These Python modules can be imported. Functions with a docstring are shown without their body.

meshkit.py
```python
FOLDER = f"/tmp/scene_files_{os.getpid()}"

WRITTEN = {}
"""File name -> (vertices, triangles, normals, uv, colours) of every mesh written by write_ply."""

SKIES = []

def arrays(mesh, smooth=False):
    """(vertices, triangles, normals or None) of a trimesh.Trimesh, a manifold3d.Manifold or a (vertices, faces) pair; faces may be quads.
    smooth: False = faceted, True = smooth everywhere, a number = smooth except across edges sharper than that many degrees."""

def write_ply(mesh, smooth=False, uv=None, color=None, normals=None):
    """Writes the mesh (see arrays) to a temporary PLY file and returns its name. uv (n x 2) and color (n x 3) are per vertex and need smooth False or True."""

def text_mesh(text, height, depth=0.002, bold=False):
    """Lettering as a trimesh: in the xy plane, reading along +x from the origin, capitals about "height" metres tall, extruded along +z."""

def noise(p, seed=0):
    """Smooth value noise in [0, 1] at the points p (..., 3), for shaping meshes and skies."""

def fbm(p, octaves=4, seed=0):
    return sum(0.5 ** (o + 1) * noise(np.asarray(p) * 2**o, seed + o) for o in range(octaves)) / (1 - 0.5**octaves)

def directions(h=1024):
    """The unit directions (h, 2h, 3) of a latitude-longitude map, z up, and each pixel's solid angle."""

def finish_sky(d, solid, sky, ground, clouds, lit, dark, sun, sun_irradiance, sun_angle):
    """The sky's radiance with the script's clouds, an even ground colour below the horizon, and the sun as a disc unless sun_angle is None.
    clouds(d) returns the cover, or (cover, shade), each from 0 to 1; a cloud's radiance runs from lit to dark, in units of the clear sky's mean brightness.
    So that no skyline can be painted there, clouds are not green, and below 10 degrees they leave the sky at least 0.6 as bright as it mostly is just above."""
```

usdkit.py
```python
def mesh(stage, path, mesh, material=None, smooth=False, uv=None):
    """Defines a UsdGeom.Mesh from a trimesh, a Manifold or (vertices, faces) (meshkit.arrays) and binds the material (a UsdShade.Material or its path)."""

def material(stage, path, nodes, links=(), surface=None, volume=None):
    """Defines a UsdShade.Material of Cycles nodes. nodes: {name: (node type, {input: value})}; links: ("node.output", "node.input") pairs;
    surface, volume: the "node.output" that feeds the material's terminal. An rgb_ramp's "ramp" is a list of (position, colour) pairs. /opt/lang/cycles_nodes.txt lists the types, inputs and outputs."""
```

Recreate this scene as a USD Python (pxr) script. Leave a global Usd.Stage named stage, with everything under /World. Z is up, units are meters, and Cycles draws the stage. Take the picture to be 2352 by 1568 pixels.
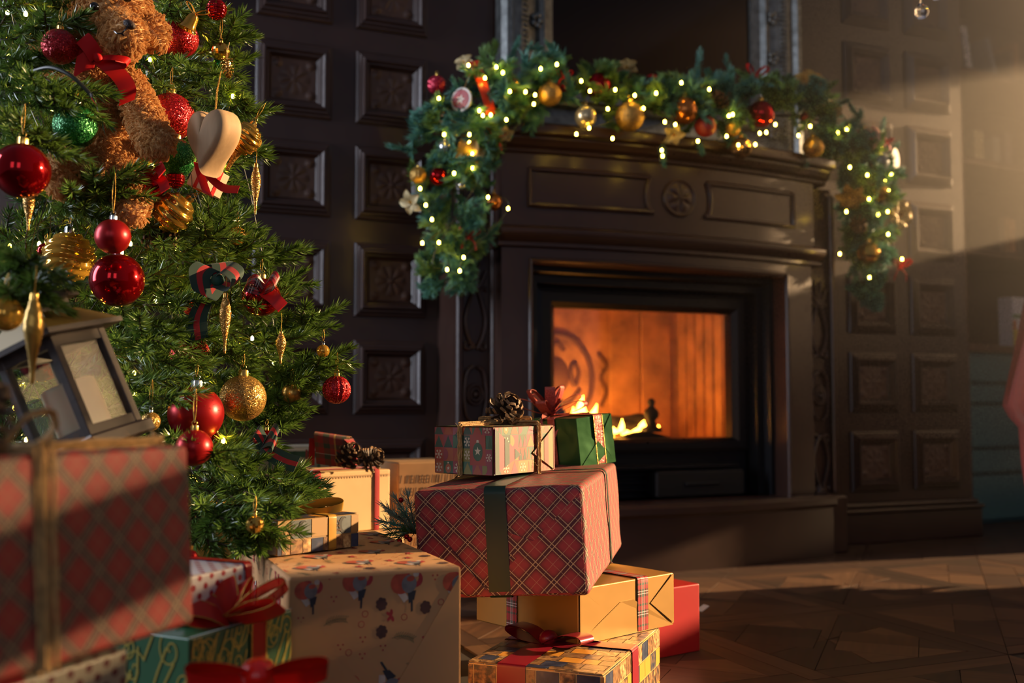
import math, random, re
import numpy as np
import trimesh, manifold3d as m3
from shapely.geometry import Polygon, LineString, Point, box as sbox
from shapely import affinity
from shapely.ops import unary_union
import usdkit, meshkit
from pxr import Usd, UsdGeom, UsdLux, UsdShade, Gf, Sdf, Vt

stage = Usd.Stage.CreateInMemory()
UsdGeom.SetStageUpAxis(stage, 'Z'); UsdGeom.SetStageMetersPerUnit(stage, 1.0)
UsdGeom.Xform.Define(stage, '/World'); UsdGeom.Scope.Define(stage, '/World/Looks')

# ---------------------------------------------------------------- camera, sky, sun, windows
FPX, PITCH, CAMH = 2367.0, 0.06, 0.4851
cam = UsdGeom.Camera.Define(stage, '/World/camera')
cam.CreateHorizontalApertureAttr(36.0); cam.CreateVerticalApertureAttr(24.0)
cam.CreateFocalLengthAttr(36.0 * FPX / 2352)
cam.CreateFStopAttr(3.2); cam.CreateFocusDistanceAttr(1.62)
cam.CreateExposureAttr(0.0)
cam.CreateClippingRangeAttr(Gf.Vec2f(0.05, 100))
_x = UsdGeom.Xformable(cam); _x.AddTranslateOp().Set(Gf.Vec3d(0, 0, CAMH)); _x.AddRotateXOp().Set(90 + math.degrees(PITCH))

SUN_AZ, SUN_EL = math.radians(16.0), math.radians(13.0)          # towards the sun, measured from +x
sun = UsdLux.DistantLight.Define(stage, '/World/sun')
sun.CreateIntensityAttr(5.6); sun.CreateColorAttr(Gf.Vec3f(1.0, 0.66, 0.34)); sun.CreateAngleAttr(0.7); sun.CreateNormalizeAttr(True)
_sx = UsdGeom.Xformable(sun); _sx.AddRotateZOp().Set(math.degrees(SUN_AZ) + 90); _sx.AddRotateXOp().Set(90 - math.degrees(SUN_EL))
dome = UsdLux.DomeLight.Define(stage, '/World/sky')
dome.CreateIntensityAttr(0.05); dome.CreateColorAttr(Gf.Vec3f(0.62, 0.72, 1.0))

def window_light(name, centre, look, w, h, power, colour):
    l = UsdLux.RectLight.Define(stage, '/World/' + name)
    l.CreateWidthAttr(w); l.CreateHeightAttr(h); l.CreateIntensityAttr(power); l.CreateColorAttr(Gf.Vec3f(*colour))
    z = np.array(centre, float) - np.array(look, float); z /= np.linalg.norm(z)     # a light shines along its -z
    x = np.cross([0, 0, 1], z); x /= np.linalg.norm(x); y = np.cross(z, x)
    m = np.eye(4); m[0, :3], m[1, :3], m[2, :3], m[3, :3] = x, y, z, centre
    UsdGeom.Xformable(l).AddTransformOp().Set(Gf.Matrix4d(*m.ravel().tolist()))
# the room's other windows: daylight from the left wall and from behind the camera
window_light('window_daylight', (-3.08, 1.26, 1.5), (-0.3, 2.5, 0.9), 0.8, 1.9, 22, (0.78, 0.85, 1.0))
window_light('window_daylight_001', (-1.5, -3.2, 1.7), (-0.4, 1.6, 0.8), 0.95, 1.8, 2.0, (0.9, 0.9, 1.0))
window_light('window_daylight_002', (0.5, -3.4, 1.7), (-0.1, 1.6, 0.8), 0.95, 1.8, 2.0, (0.9, 0.9, 1.0))

# ---------------------------------------------------------------- where a pixel of the photograph lies
CAM = np.array([0, 0, CAMH]); FWD = np.array([0, math.cos(PITCH), math.sin(PITCH)]); RGT = np.array([1.0, 0, 0]); UPV = np.cross(RGT, FWD)
def ray(x, y): return RGT * ((x - 1176) / FPX) + UPV * ((784 - y) / FPX) + FWD
def at(x, y, d): return CAM + ray(x, y) * d
def atz(x, y, z): r = ray(x, y); return CAM + r * ((z - CAMH) / r[2])
def pxl(n, d): return n * d / FPX                                 # metres spanned by n pixels at depth d
YAW = 0.4018; CELL = 0.28; WD = 10.2886 * CELL                    # the back wall: turned 23 degrees, 2.88 m away
WX = np.array([math.cos(YAW), math.sin(YAW), 0]); WN = np.array([math.sin(YAW), -math.cos(YAW), 0])
def wp(s, off, z): return -WN * WD + WX * s + WN * off + np.array([0, 0, z])
def wall_at(x, y, off): r = ray(x, y); return CAM + r * ((-WN * (WD - off) - CAM) @ WN / (r @ WN))
def rotz(a): c, s = math.cos(a), math.sin(a); return np.array([[c, -s, 0], [s, c, 0], [0, 0, 1.0]])
def rotx(a): c, s = math.cos(a), math.sin(a); return np.array([[1.0, 0, 0], [0, c, -s], [0, s, c]])
def roty(a): c, s = math.cos(a), math.sin(a); return np.array([[c, 0, s], [0, 1.0, 0], [-s, 0, c]])
def unit(v): v = np.asarray(v, float); return v / np.linalg.norm(v)
def frame_z(z, hint=(0, -1, 0)):                                  # a rotation whose z axis is z
    z = unit(z); x = np.cross(hint, z)
    if np.linalg.norm(x) < 1e-4: x = np.cross((1, 0, 0.1), z)
    x = unit(x); return np.stack([x, np.cross(z, x), z], 1)
WROT = rotz(YAW); WORG = -WN * WD

# ---------------------------------------------------------------- naming and objects
_used = {}
def numbered(parent, name):
    n = _used.get((parent, name), 0); _used[(parent, name)] = n + 1
    return f'{parent}/{name}' if n == 0 else f'{parent}/{name}_{n:03d}'
def lin(c):
    if isinstance(c, str): c = [int(c[i:i + 2], 16) / 255 for i in (0, 2, 4)]
    return tuple(x / 12.92 if x <= 0.04045 else ((x + 0.055) / 1.055) ** 2.4 for x in c)
def set_tf(prim, loc=(0, 0, 0), rot=None):
    m = np.eye(4); m[3, :3] = loc
    if rot is not None: m[:3, :3] = np.asarray(rot).T
    UsdGeom.Xformable(prim).AddTransformOp().Set(Gf.Matrix4d(*m.ravel().tolist()))
def tag(o, label=None, cat=None, group=None, kind=None):
    p = o.GetPrim() if hasattr(o, 'GetPrim') else o
    for k, v in (('label', label), ('category', cat), ('group', group), ('kind', kind)):
        if v: p.SetCustomDataByKey(k, v)
    return p
def thing(name, label, cat, loc=(0, 0, 0), rot=None, group=None, kind=None):
    x = UsdGeom.Xform.Define(stage, numbered('/World', name)); set_tf(x, [float(a) for a in loc], rot)
    return tag(x, label, cat, group, kind)
def obj(name, mesh, mat, parent=None, smooth=30, uv=None, normals=None, loc=None, rot=None, label=None, kind=None):
    path = numbered(str(parent.GetPath()) if parent is not None else '/World', name)
    if isinstance(mesh, list): mesh = join(mesh)
    v, f, n = meshkit.arrays(mesh, False if (normals is not None or uv is not None) else smooth)
    m = UsdGeom.Mesh.Define(stage, path)
    m.CreatePointsAttr(Vt.Vec3fArray.FromNumpy(np.ascontiguousarray(v, np.float32)))
    m.CreateFaceVertexCountsAttr(Vt.IntArray.FromNumpy(np.full(len(f), 3, np.int32)))
    m.CreateFaceVertexIndicesAttr(Vt.IntArray.FromNumpy(np.ascontiguousarray(f, np.int32).ravel()))
    m.CreateSubdivisionSchemeAttr('none')
    if normals is not None: n = normals
    if n is not None:
        m.CreateNormalsAttr(Vt.Vec3fArray.FromNumpy(np.ascontiguousarray(n, np.float32))); m.SetNormalsInterpolation('vertex')
    if uv is not None:
        UsdGeom.PrimvarsAPI(m).CreatePrimvar('st', Sdf.ValueTypeNames.TexCoord2fArray, 'vertex').Set(Vt.Vec2fArray.FromNumpy(np.ascontiguousarray(uv, np.float32)))
    UsdShade.MaterialBindingAPI.Apply(m.GetPrim()).Bind(mat)
    if loc is not None or rot is not None: set_tf(m, (0, 0, 0) if loc is None else [float(a) for a in loc], rot)
    return tag(m, label, None, None, kind)

# ---------------------------------------------------------------- shapes, each a (vertices, triangles) pair
def join(ms):
    vs, fs, n = [], [], 0
    for m in ms:
        if hasattr(m, 'to_mesh') or hasattr(m, 'vertices'): m = meshkit.arrays(m)[:2]
        vs.append(np.asarray(m[0], float)); fs.append(np.asarray(m[1], int) + n); n += len(m[0])
    return np.vstack(vs), np.vstack(fs)
def quads(f): f = np.asarray(f, int); return np.vstack([f[:, [0, 1, 2]], f[:, [0, 2, 3]]])
def mv(m, loc=(0, 0, 0), rot=None, scale=None):
    v = np.asarray(m[0], float)
    if scale is not None: v = v * np.asarray(scale)
    if rot is not None: v = v @ np.asarray(rot).T
    return v + np.asarray(loc), m[1]
def bx(x0, x1, y0, y1, z0, z1, c=0.0):
    """A box, its edges chamfered by c."""
    if c <= 0:
        v = np.array([(x, y, z) for x in (x0, x1) for y in (y0, y1) for z in (z0, z1)], float)
        return v, quads([(0, 1, 3, 2), (4, 6, 7, 5), (0, 4, 5, 1), (2, 3, 7, 6), (0, 2, 6, 4), (1, 5, 7, 3)])
    p = []
    for x, a in ((x0, 1), (x1, -1)):
        for y, b in ((y0, 1), (y1, -1)):
            for z, d in ((z0, 1), (z1, -1)):
                p += [(x + a * c, y + b * c, z), (x + a * c, y, z + d * c), (x, y + b * c, z + d * c)]
    h = trimesh.convex.convex_hull(np.array(p)); return np.array(h.vertices), np.array(h.faces)
def tube(pts, r, n=6, closed=False, caps=True):
    pts = np.asarray(pts, float); k = len(pts); r = np.broadcast_to(np.asarray(r, float), (k,))
    t = np.gradient(pts, axis=0) if not closed else np.roll(pts, -1, 0) - np.roll(pts, 1, 0)
    t /= np.maximum(np.linalg.norm(t, axis=1, keepdims=True), 1e-12)
    a = np.cross(t[0], (0.13, 0.27, 0.95)); a = a if np.linalg.norm(a) > 0.05 else np.cross(t[0], (1, 0, 0))
    rows = []
    for i in range(k):
        a = a - t[i] * (a @ t[i]); a /= np.linalg.norm(a); b = np.cross(t[i], a)
        th = np.arange(n) * 2 * math.pi / n
        rows.append(pts[i] + r[i] * (np.cos(th)[:, None] * a + np.sin(th)[:, None] * b))
    v = np.vstack(rows); f = []
    for i in range(k if closed else k - 1):
        for j in range(n):
            f.append((i * n + j, i * n + (j + 1) % n, ((i + 1) % k) * n + (j + 1) % n, ((i + 1) % k) * n + j))
    f = quads(f)
    if not closed and caps:
        v = np.vstack([v, pts[0], pts[-1]]); e = len(v) - 2
        f = np.vstack([f, [(e, (j + 1) % n, j) for j in range(n)], [(e + 1, (k - 1) * n + j, (k - 1) * n + (j + 1) % n) for j in range(n)]])
    return v, f
def lathe(prof, n=32):
    """Profile of (radius, z) from bottom to top, turned about z."""
    prof = np.asarray(prof, float); th = np.arange(n) * 2 * math.pi / n
    v = np.stack([prof[:, 0, None] * np.cos(th), prof[:, 0, None] * np.sin(th), np.repeat(prof[:, 1, None], n, 1)], -1).reshape(-1, 3)
    f = [(i * n + j, i * n + (j + 1) % n, (i + 1) * n + (j + 1) % n, (i + 1) * n + j) for i in range(len(prof) - 1) for j in range(n)]
    return v, quads(f)
def sphere(r, n=40, m=28, f=None):
    """A ball; f(theta, phi) scales its radius (theta from the north pole)."""
    th = np.linspace(0.0, math.pi, m)[:, None]; ph = (np.arange(n) * 2 * math.pi / n)[None]
    k = r * (np.ones((m, n)) if f is None else f(th, ph) * np.ones((m, n)))
    v = np.stack([k * np.sin(th) * np.cos(ph), k * np.sin(th) * np.sin(ph), k * np.cos(th)], -1).reshape(-1, 3)
    q = [(i * n + j, (i + 1) * n + j, (i + 1) * n + (j + 1) % n, i * n + (j + 1) % n) for i in range(m - 1) for j in range(n)]
    return v, quads(q)
def poly(p, h, z0=0.0):
    """A shapely polygon extruded from z0 by h (0: flat)."""
    out = []
    for g in getattr(p, 'geoms', [p]):
        if g.geom_type != 'Polygon' or g.area < 1e-10: continue
        if h == 0:
            v, f = trimesh.creation.triangulate_polygon(g, engine='earcut')
            out.append((np.c_[v, np.full(len(v), z0)], f))
        else:
            e = trimesh.creation.extrude_polygon(g, h, engine='earcut'); out.append((np.array(e.vertices) + [0, 0, z0], np.array(e.faces)))
    return join(out)
def strip(pts, wdir, width, thick=0.0006):
    """A ribbon along pts, as wide as width along wdir (one vector or one per point)."""
    pts = np.asarray(pts, float); k = len(pts); wd = np.broadcast_to(np.asarray(wdir, float), (k, 3)); w = np.broadcast_to(np.asarray(width, float), (k,))[:, None] / 2
    t = np.gradient(pts, axis=0); n = np.cross(t, wd); n /= np.maximum(np.linalg.norm(n, axis=1, keepdims=True), 1e-9); n *= thick / 2
    v = np.vstack([pts - wd * w + n, pts + wd * w + n, pts + wd * w - n, pts - wd * w - n])
    f = []
    for i in range(k - 1):
        for a in range(4):
            b = (a + 1) % 4; f.append((a * k + i, a * k + i + 1, b * k + i + 1, b * k + i))
    f += [(0, k, 2 * k, 3 * k), (k - 1, 4 * k - 1, 3 * k - 1, 2 * k - 1)]
    return v, quads(f)
def spline(ctrl, n=24):
    """A Catmull-Rom curve through the points."""
    p = np.asarray(ctrl, float); p = np.vstack([2 * p[0] - p[1], p, 2 * p[-1] - p[-2]])
    out = []
    segs = len(p) - 3
    for u in np.linspace(0, segs, n):
        i = min(int(u), segs - 1); t = u - i
        a, b, c, d = p[i:i + 4]
        out.append(0.5 * (2 * b + (c - a) * t + (2 * a - 5 * b + 4 * c - d) * t * t + (3 * b - a - 3 * c + d) * t ** 3))
    return np.array(out)
def hull(balls, seg=20):
    """Manifold hull of spheres [(centre, radius)...]."""
    return m3.Manifold.batch_hull([m3.Manifold.sphere(r, seg).translate([float(x) for x in c]) for c, r in balls])
def soft(man, edge, rounds=12):
    t = trimesh.Trimesh(*meshkit.arrays(man.refine_to_length(edge))[:2], process=True)
    trimesh.smoothing.filter_taubin(t, lamb=0.5, nu=0.52, iterations=rounds)
    return np.array(t.vertices), np.array(t.faces)

# ---------------------------------------------------------------- materials
_mats = {}
def material(name, nodes, links=(), surface=None, volume=None):
    if name not in _mats: _mats[name] = usdkit.material(stage, '/World/Looks/' + name, nodes, links, surface, volume)
    return _mats[name]
def plain(name, color, rough=0.5, metal=0.0, bump=0.0, scale=200.0, vary=0.0, vscale=30.0, **kw):
    """Principled colour with optional noise bump and tone variation."""
    if name in _mats: return _mats[name]
    c = lin(color)
    nodes = {'p': ('principled_bsdf', dict(base_color=c, roughness=rough, metallic=metal, **kw))}; links = []
    if bump or vary: nodes['t'] = ('texture_coordinate', {})
    if bump:
        nodes['n'] = ('noise_texture', dict(scale=scale, detail=4.0)); nodes['b'] = ('bump', dict(strength=bump, distance=0.002))
        links += [('t.object', 'n.vector'), ('n.fac', 'b.height'), ('b.normal', 'p.normal')]
    if vary:
        nodes['v'] = ('noise_texture', dict(scale=vscale, detail=5.0)); nodes['r'] = ('rgb_ramp', dict(ramp=[(0.3, tuple(x * (1 - vary) for x in c)), (0.7, tuple(min(1, x * (1 + vary)) for x in c))]))
        links += [('t.object', 'v.vector'), ('v.fac', 'r.fac'), ('r.color', 'p.base_color')]
    return material(name, nodes, links, 'p.BSDF')
def glitter(name, color, scale=900.0, spread=0.9, metal=0.75, rough=0.28):
    """Flakes: each Voronoi cell is a small mirror with a tilt of its own."""
    c = lin(color)
    return material(name, {
        't': ('texture_coordinate', {}), 'v': ('voronoi_texture', dict(scale=scale)), 'g': ('geometry', {}),
        's': ('vector_math', dict(math_type='subtract', vector2=(0.5, 0.5, 0.5))), 'k': ('vector_math', dict(math_type='scale', scale=spread)),
        'a': ('vector_math', dict(math_type='add')), 'n': ('vector_math', dict(math_type='normalize')),
        'sep': ('separate_color', {}), 'r': ('rgb_ramp', dict(ramp=[(0.0, tuple(x * 0.55 for x in c)), (0.8, c), (1.0, tuple(min(1, x * 1.5 + 0.04) for x in c))])),
        'p': ('principled_bsdf', dict(metallic=metal, roughness=rough))},
        [('t.object', 'v.vector'), ('v.color', 's.vector1'), ('s.vector', 'k.vector1'), ('k.vector', 'a.vector1'), ('g.normal', 'a.vector2'), ('a.vector', 'n.vector1'),
         ('n.vector', 'p.normal'), ('v.color', 'sep.color'), ('sep.r', 'r.fac'), ('r.color', 'p.base_color')], 'p.BSDF')
def glow(name, color, strength):
    return material(name, {'e': ('emission', dict(color=color, strength=strength))}, [], 'e.emission')
# ---------------------------------------------------------------- room
random.seed(7); rng = np.random.default_rng(7)
def wood(name, a, b, rough=0.42, scale=(3.0, 60.0, 60.0), bump=0.15, spec=0.5):
    """Grain stretched along the object's x axis."""
    return material(name, {'t': ('texture_coordinate', {}), 'm': ('mapping', dict(scale=scale)), 'n': ('noise_texture', dict(scale=1.0, detail=6.0, roughness=0.6, distortion=0.6)),
        'r': ('rgb_ramp', dict(ramp=[(0.3, lin(a)), (0.7, lin(b))])), 'bm': ('bump', dict(strength=bump, distance=0.001)), 'p': ('principled_bsdf', dict(roughness=rough, specular_ior_level=spec))},
        [('t.object', 'm.vector'), ('m.vector', 'n.vector'), ('n.fac', 'r.fac'), ('r.color', 'p.base_color'), ('n.fac', 'bm.height'), ('bm.normal', 'p.normal')], 'p.BSDF')
PLANK = [wood(f'parquet_{k}', a, b) for k, (a, b) in enumerate([('3c291d', '573c29'), ('32221a', '473124'), ('493324', '664933'), ('2b1e16', '3d2b20'), ('412c20', '5b412f')])]
PAINT = plain('brown_panel_paint', '35231d', 0.3, bump=0.12, scale=90.0, vary=0.12, vscale=12.0)
CARVE = plain('brown_carved_paint', '3a2822', 0.42, bump=0.1, scale=120.0)
fl = obj('floor', bx(-3.2, 4.6, -3.2, 5.2, -0.06, -0.004), plain('floor_joint', '1c120c', 0.7), smooth=False)
tag(fl, 'dark oak parquet floor laid in star patterned squares', None, None, 'structure')
TS = 0.474; T0 = np.array([0.961, 2.029]); E1 = WX[:2]; E2 = -WN[:2]
tiles = []
for i in range(-6, 9):
    for j in range(-4, 8):
        o = T0 + E1 * TS * i + E2 * TS * j; c = o + (E1 + E2) * TS / 2
        d = np.array([*c, 0]) - CAM; z = d @ FWD
        if z < 1.2: continue
        u, v = 1176 + FPX * (d @ RGT) / z, 784 - FPX * (d @ UPV) / z
        if 950 < u < 2700 and 1130 < v < 1900: tiles.append((z, i, j, o))
tiles.sort(); nplank = 0; far = []
for z, i, j, o in tiles:
    def P(a, b): return o + E1 * TS * a + E2 * TS * b
    flip = (i + j) % 2
    halves = [((0, 1), (0, 0), (1, 0)), ((0, 1), (1, 1), (1, 0))] if flip else [((0, 0), (1, 0), (1, 1)), ((0, 0), (0, 1), (1, 1))]
    for A, Cc, B in halves:
        A, Cc, B = (np.array(x, float) for x in (A, Cc, B)); M = (A + B) / 2
        full = Polygon([A, Cc, B]); w = 0.105
        ua, ub = (A - Cc), (B - Cc)
        sa = Polygon([Cc, A, A + ub * w, Cc + ub * w]).intersection(full); sb = Polygon([Cc, B, B + ua * w, Cc + ua * w]).intersection(full).difference(sa)
        inner = full.difference(sa.union(sb)); C2 = Cc + (ua + ub) * w
        pcs = [(sa, ua), (sb, ub)]; taken = sa.union(sb)
        for u_, e in ((ua, A), (ub, B)):
            h = (e - M); nrm = (C2 - M) / np.linalg.norm(C2 - M)
            blk = Polygon([M + h * 0.06, M + h * 0.52, M + h * 0.52 + nrm * 0.19, M + h * 0.06 + nrm * 0.19]).intersection(inner)
            E = C2 + (e - Cc) * (1 - 2.05 * w)
            k1 = C2 + (E - C2) * 0.36
            wd = Polygon([M, C2, k1]).intersection(inner).difference(blk); rest = Polygon([M, k1, E, e]).intersection(inner).difference(blk)
            pcs += [(blk, nrm), (wd, C2 - M), (rest, E - C2)]
        for pg, grain in pcs:
            pg = pg.buffer(-0.0016)
            for g in getattr(pg, 'geoms', [pg]):
                if g.area < 2e-4: continue
                ctr = np.array(g.centroid.coords[0]); ang = math.atan2(*(E1 * grain[0] + E2 * grain[1])[::-1]); wc = P(*ctr)
                q = np.array([P(*p) - wc for p in g.exterior.coords[:-1]]) @ np.array([[math.cos(ang), -math.sin(ang)], [math.sin(ang), math.cos(ang)]])
                v, f = poly(Polygon(q), 0.005, -0.005)
                lift = random.uniform(-0.0004, 0.0004); mt = random.choice(PLANK)
                if nplank < 296:
                    obj('plank', (v, f), mt, fl, smooth=False, loc=(*wc, lift), rot=rotz(ang)); nplank += 1
                else: far.append(mv((v, f), (*wc, lift), rotz(ang)))
if far: obj('far_plank', far, PLANK[1], fl, smooth=False, kind='stuff')

def wallobj(name, mesh, mat, parent, **k): return obj(name, mesh, mat, parent, **k)       # children of a thing whose frame is the wall's
def S(s0, s1, o0, o1, z0, z1, c=0.0): return bx(s0, s1, -o1, -o0, z0, z1, c)              # a box by s, distance off the wall, height
wb = thing('wall_back', 'dark brown panelled wall of square coffers with carved rosettes', None, WORG, WROT, kind='structure')
obj('plaster', [S(-1.6, 1.28, -0.12, 0, 0, 3.0), S(2.0, 3.075, -0.45, 0, 0, 3.0), S(1.28, 2.0, -0.12, 0, 0.86, 3.0), S(1.28, 2.0, -0.12, 0, 0, 0.2)], PAINT, wb, smooth=False)
def rings(rs, close_in=False):
    """A frame lofted through rectangles (half width, half height, off)."""
    v, f = [], []
    for k, (a, b, o) in enumerate(rs):
        v += [(-a, -o, -b), (a, -o, -b), (a, -o, b), (-a, -o, b)]
    for k in range(len(rs) - 1):
        for i in range(4): f.append((4 * k + i, 4 * k + (i + 1) % 4, 4 * k + 4 + (i + 1) % 4, 4 * k + 4 + i))
    if close_in: k = 4 * (len(rs) - 1); f.append((k, k + 1, k + 2, k + 3))
    return np.array(v, float), quads(f)
COF = rings([(0.108, 0.106, -0.002), (0.108, 0.106, 0.006), (0.103, 0.101, 0.010), (0.099, 0.097, 0.0105), (0.0955, 0.0925, 0.017), (0.091, 0.087, 0.0175), (0.087, 0.0815, 0.026), (0.083, 0.0775, 0.026), (0.077, 0.0715, 0.0175), (0.073, 0.0675, 0.017), (0.0655, 0.061, 0.006), (0.063, 0.058, 0.003)])
gx = np.linspace(-0.063, 0.063, 44); gz = np.linspace(-0.058, 0.058, 44); GX, GZ = np.meshgrid(gx, gz)
rr = np.hypot(GX, GZ); th = np.arctan2(GZ, GX)
hgt = 0.003 + 0.006 * np.exp(-(rr / 0.007) ** 2) + np.where(rr < 0.046, 0.0045 * np.clip(np.abs(np.cos(4 * th)) ** 0.7 * np.sin(np.clip(rr / 0.046, 0, 1) * math.pi) ** 0.6 - 0.15, 0, 1), 0)
cr = np.hypot(np.abs(GX) - 0.047, np.abs(GZ) - 0.043); hgt += 0.006 * np.clip(1 - cr / 0.013, 0, 1) ** 0.6
n_ = 44; ROS = (np.stack([GX, -hgt, GZ], -1).reshape(-1, 3), quads([(r * n_ + c, r * n_ + c + 1, (r + 1) * n_ + c + 1, (r + 1) * n_ + c) for r in range(n_ - 1) for c in range(n_ - 1)]))
ROSM = plain('rosette_paint', '4a3227', 0.5, bump=0.2, scale=150.0)
for base, cols, rows in ((1.9752, (-1, 0, 1), range(-1, 6)), (9.3655, (0, 1), range(-2, 6))):
    for c in cols:
        for r in rows:
            s, z = (base + 1.0232 * c) * CELL, CAMH + CELL * (4.2672 - r)
            fr = obj('coffer', COF, PAINT, wb, smooth=False, loc=(s, 0, z))
            obj('rosette', ROS, ROSM, fr, smooth=True)
def baseboard(name, s0, s1, label):
    b = thing(name, label, None, WORG, WROT, kind='structure')
    obj('skirting', S(s0, s1, 0, 0.045, 0, 0.105, 0.004), PAINT, b, smooth=False)
    obj('moulding', [S(s0, s1, 0, 0.058, 0.105, 0.118, 0.004), S(s0, s1, 0, 0.03, 0.118, 0.135, 0.005)], PAINT, b, smooth=False)
    return b
baseboard('baseboard_right', 2.31, 3.085, 'dark brown skirting under the right wall panels')
baseboard('baseboard_left', -1.6, 0.97, 'dark brown skirting under the left wall panels')

# the right wall, outside the frame: its windows let the low sun in
wr = thing('wall_right', 'plain wall with windows at the right, outside the picture', None, WORG, WROT, kind='structure')
def hole_wall(s0, s1, o0, o1, z1, holes):
    os_ = sorted({o0, o1, *[a for h in holes for a in h[:2]]}); out = []
    for a, b in zip(os_[:-1], os_[1:]):
        cuts = sorted((h[2], h[3]) for h in holes if h[0] <= a + 1e-6 and h[1] >= b - 1e-6); z = 0.0
        for c, d in cuts:
            if c > z: out.append(S(s0, s1, a, b, z, c))
            z = d
        if z < z1: out.append(S(s0, s1, a, b, z, z1))
    return out
obj('plaster', hole_wall(4.6, 4.68, -1.6, 6.0, 3.6, [(0.16, 0.57, 1.42, 2.06), (0.64, 1.15, 0.0, 0.78), (1.15, 2.13, 0.86, 2.9)] + [(2.15, 3.1, 1.0 + 0.05 * k, 1.0 + 0.05 * k + (0.018, 0.025, 0.014)[k % 3]) for k in range(30)]), PAINT, wr, smooth=False)

def pane_mat(name, tint, rough):
    """Thin glass: clear, with Schlick's reflection."""
    return material(name, {'f': ('layer_weight', dict(blend=0.5)), 'q': ('math', dict(math_type='power', value2=5.0)), 'a': ('math', dict(math_type='multiply_add', value2=0.9, value3=0.06)), 't': ('transparent_bsdf', dict(color=tint)), 'g': ('glossy_bsdf', dict(color=(1, 1, 1), roughness=rough)), 'm': ('mix_closure', {})},
        [('f.facing', 'q.value1'), ('q.value', 'a.value1'), ('a.value', 'm.fac'), ('t.BSDF', 'm.closure1'), ('g.BSDF', 'm.closure2')], 'm.closure')
# ---------------------------------------------------------------- fireplace: bow-fronted surround
SC = 1.645
def bow(s): return 0.215 + 0.05 * (1 - ((np.asarray(s) - SC) / 0.55) ** 2)
def sweep(s0, s1, prof, n=26, extra=0.0):
    """A profile of (off beyond the bow, z), closed to the wall, swept from s0 to s1 along the bow."""
    ss = np.linspace(s0, s1, n); k = len(prof)
    v, f = [], []
    for s in ss:
        v += [(s, 0.0, prof[0][1])] + [(s, -(float(bow(s)) + o + extra), z) for o, z in prof] + [(s, 0.0, prof[-1][1])]
    m = k + 2
    for i in range(n - 1):
        for j in range(m): f.append((i * m + j, (i + 1) * m + j, (i + 1) * m + (j + 1) % m, i * m + (j + 1) % m))
    f = quads(f)
    a = [(0, j, j + 1) for j in range(1, m - 1)]; e = (n - 1) * m
    return np.array(v), np.vstack([f, a, [(e + x, e + z, e + y) for x, y, z in a]])
fp = thing('fireplace', 'dark brown bow fronted fireplace surround with carved frieze and rosette', 'fireplace', WORG, WROT)
obj('hearth', sweep(1.04, 2.235, [(0.03, 0.0), (0.03, 0.155), (0.036, 0.16), (0.05, 0.168), (0.05, 0.185), (0.035, 0.196)], extra=0.0), PAINT, fp, smooth=35)
obj('leg', sweep(1.10, 1.19, [(0, 0.19), (0, 0.94)], 5), PAINT, fp, smooth=False)
obj('leg', sweep(2.06, 2.18, [(0, 0.19), (0, 0.94)], 6), PAINT, fp, smooth=False)
obj('lintel', sweep(1.10, 2.18, [(0, 0.885), (0, 0.94)]), PAINT, fp, smooth=35)
obj('cornice', sweep(1.085, 2.215, [(0, 0.925), (0.012, 0.930), (0.012, 0.940), (0.022, 0.946), (0.035, 0.958), (0.038, 0.966), (0.038, 0.975), (0.02, 0.984), (0.006, 0.99)]), PAINT, fp, smooth=25)
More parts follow.
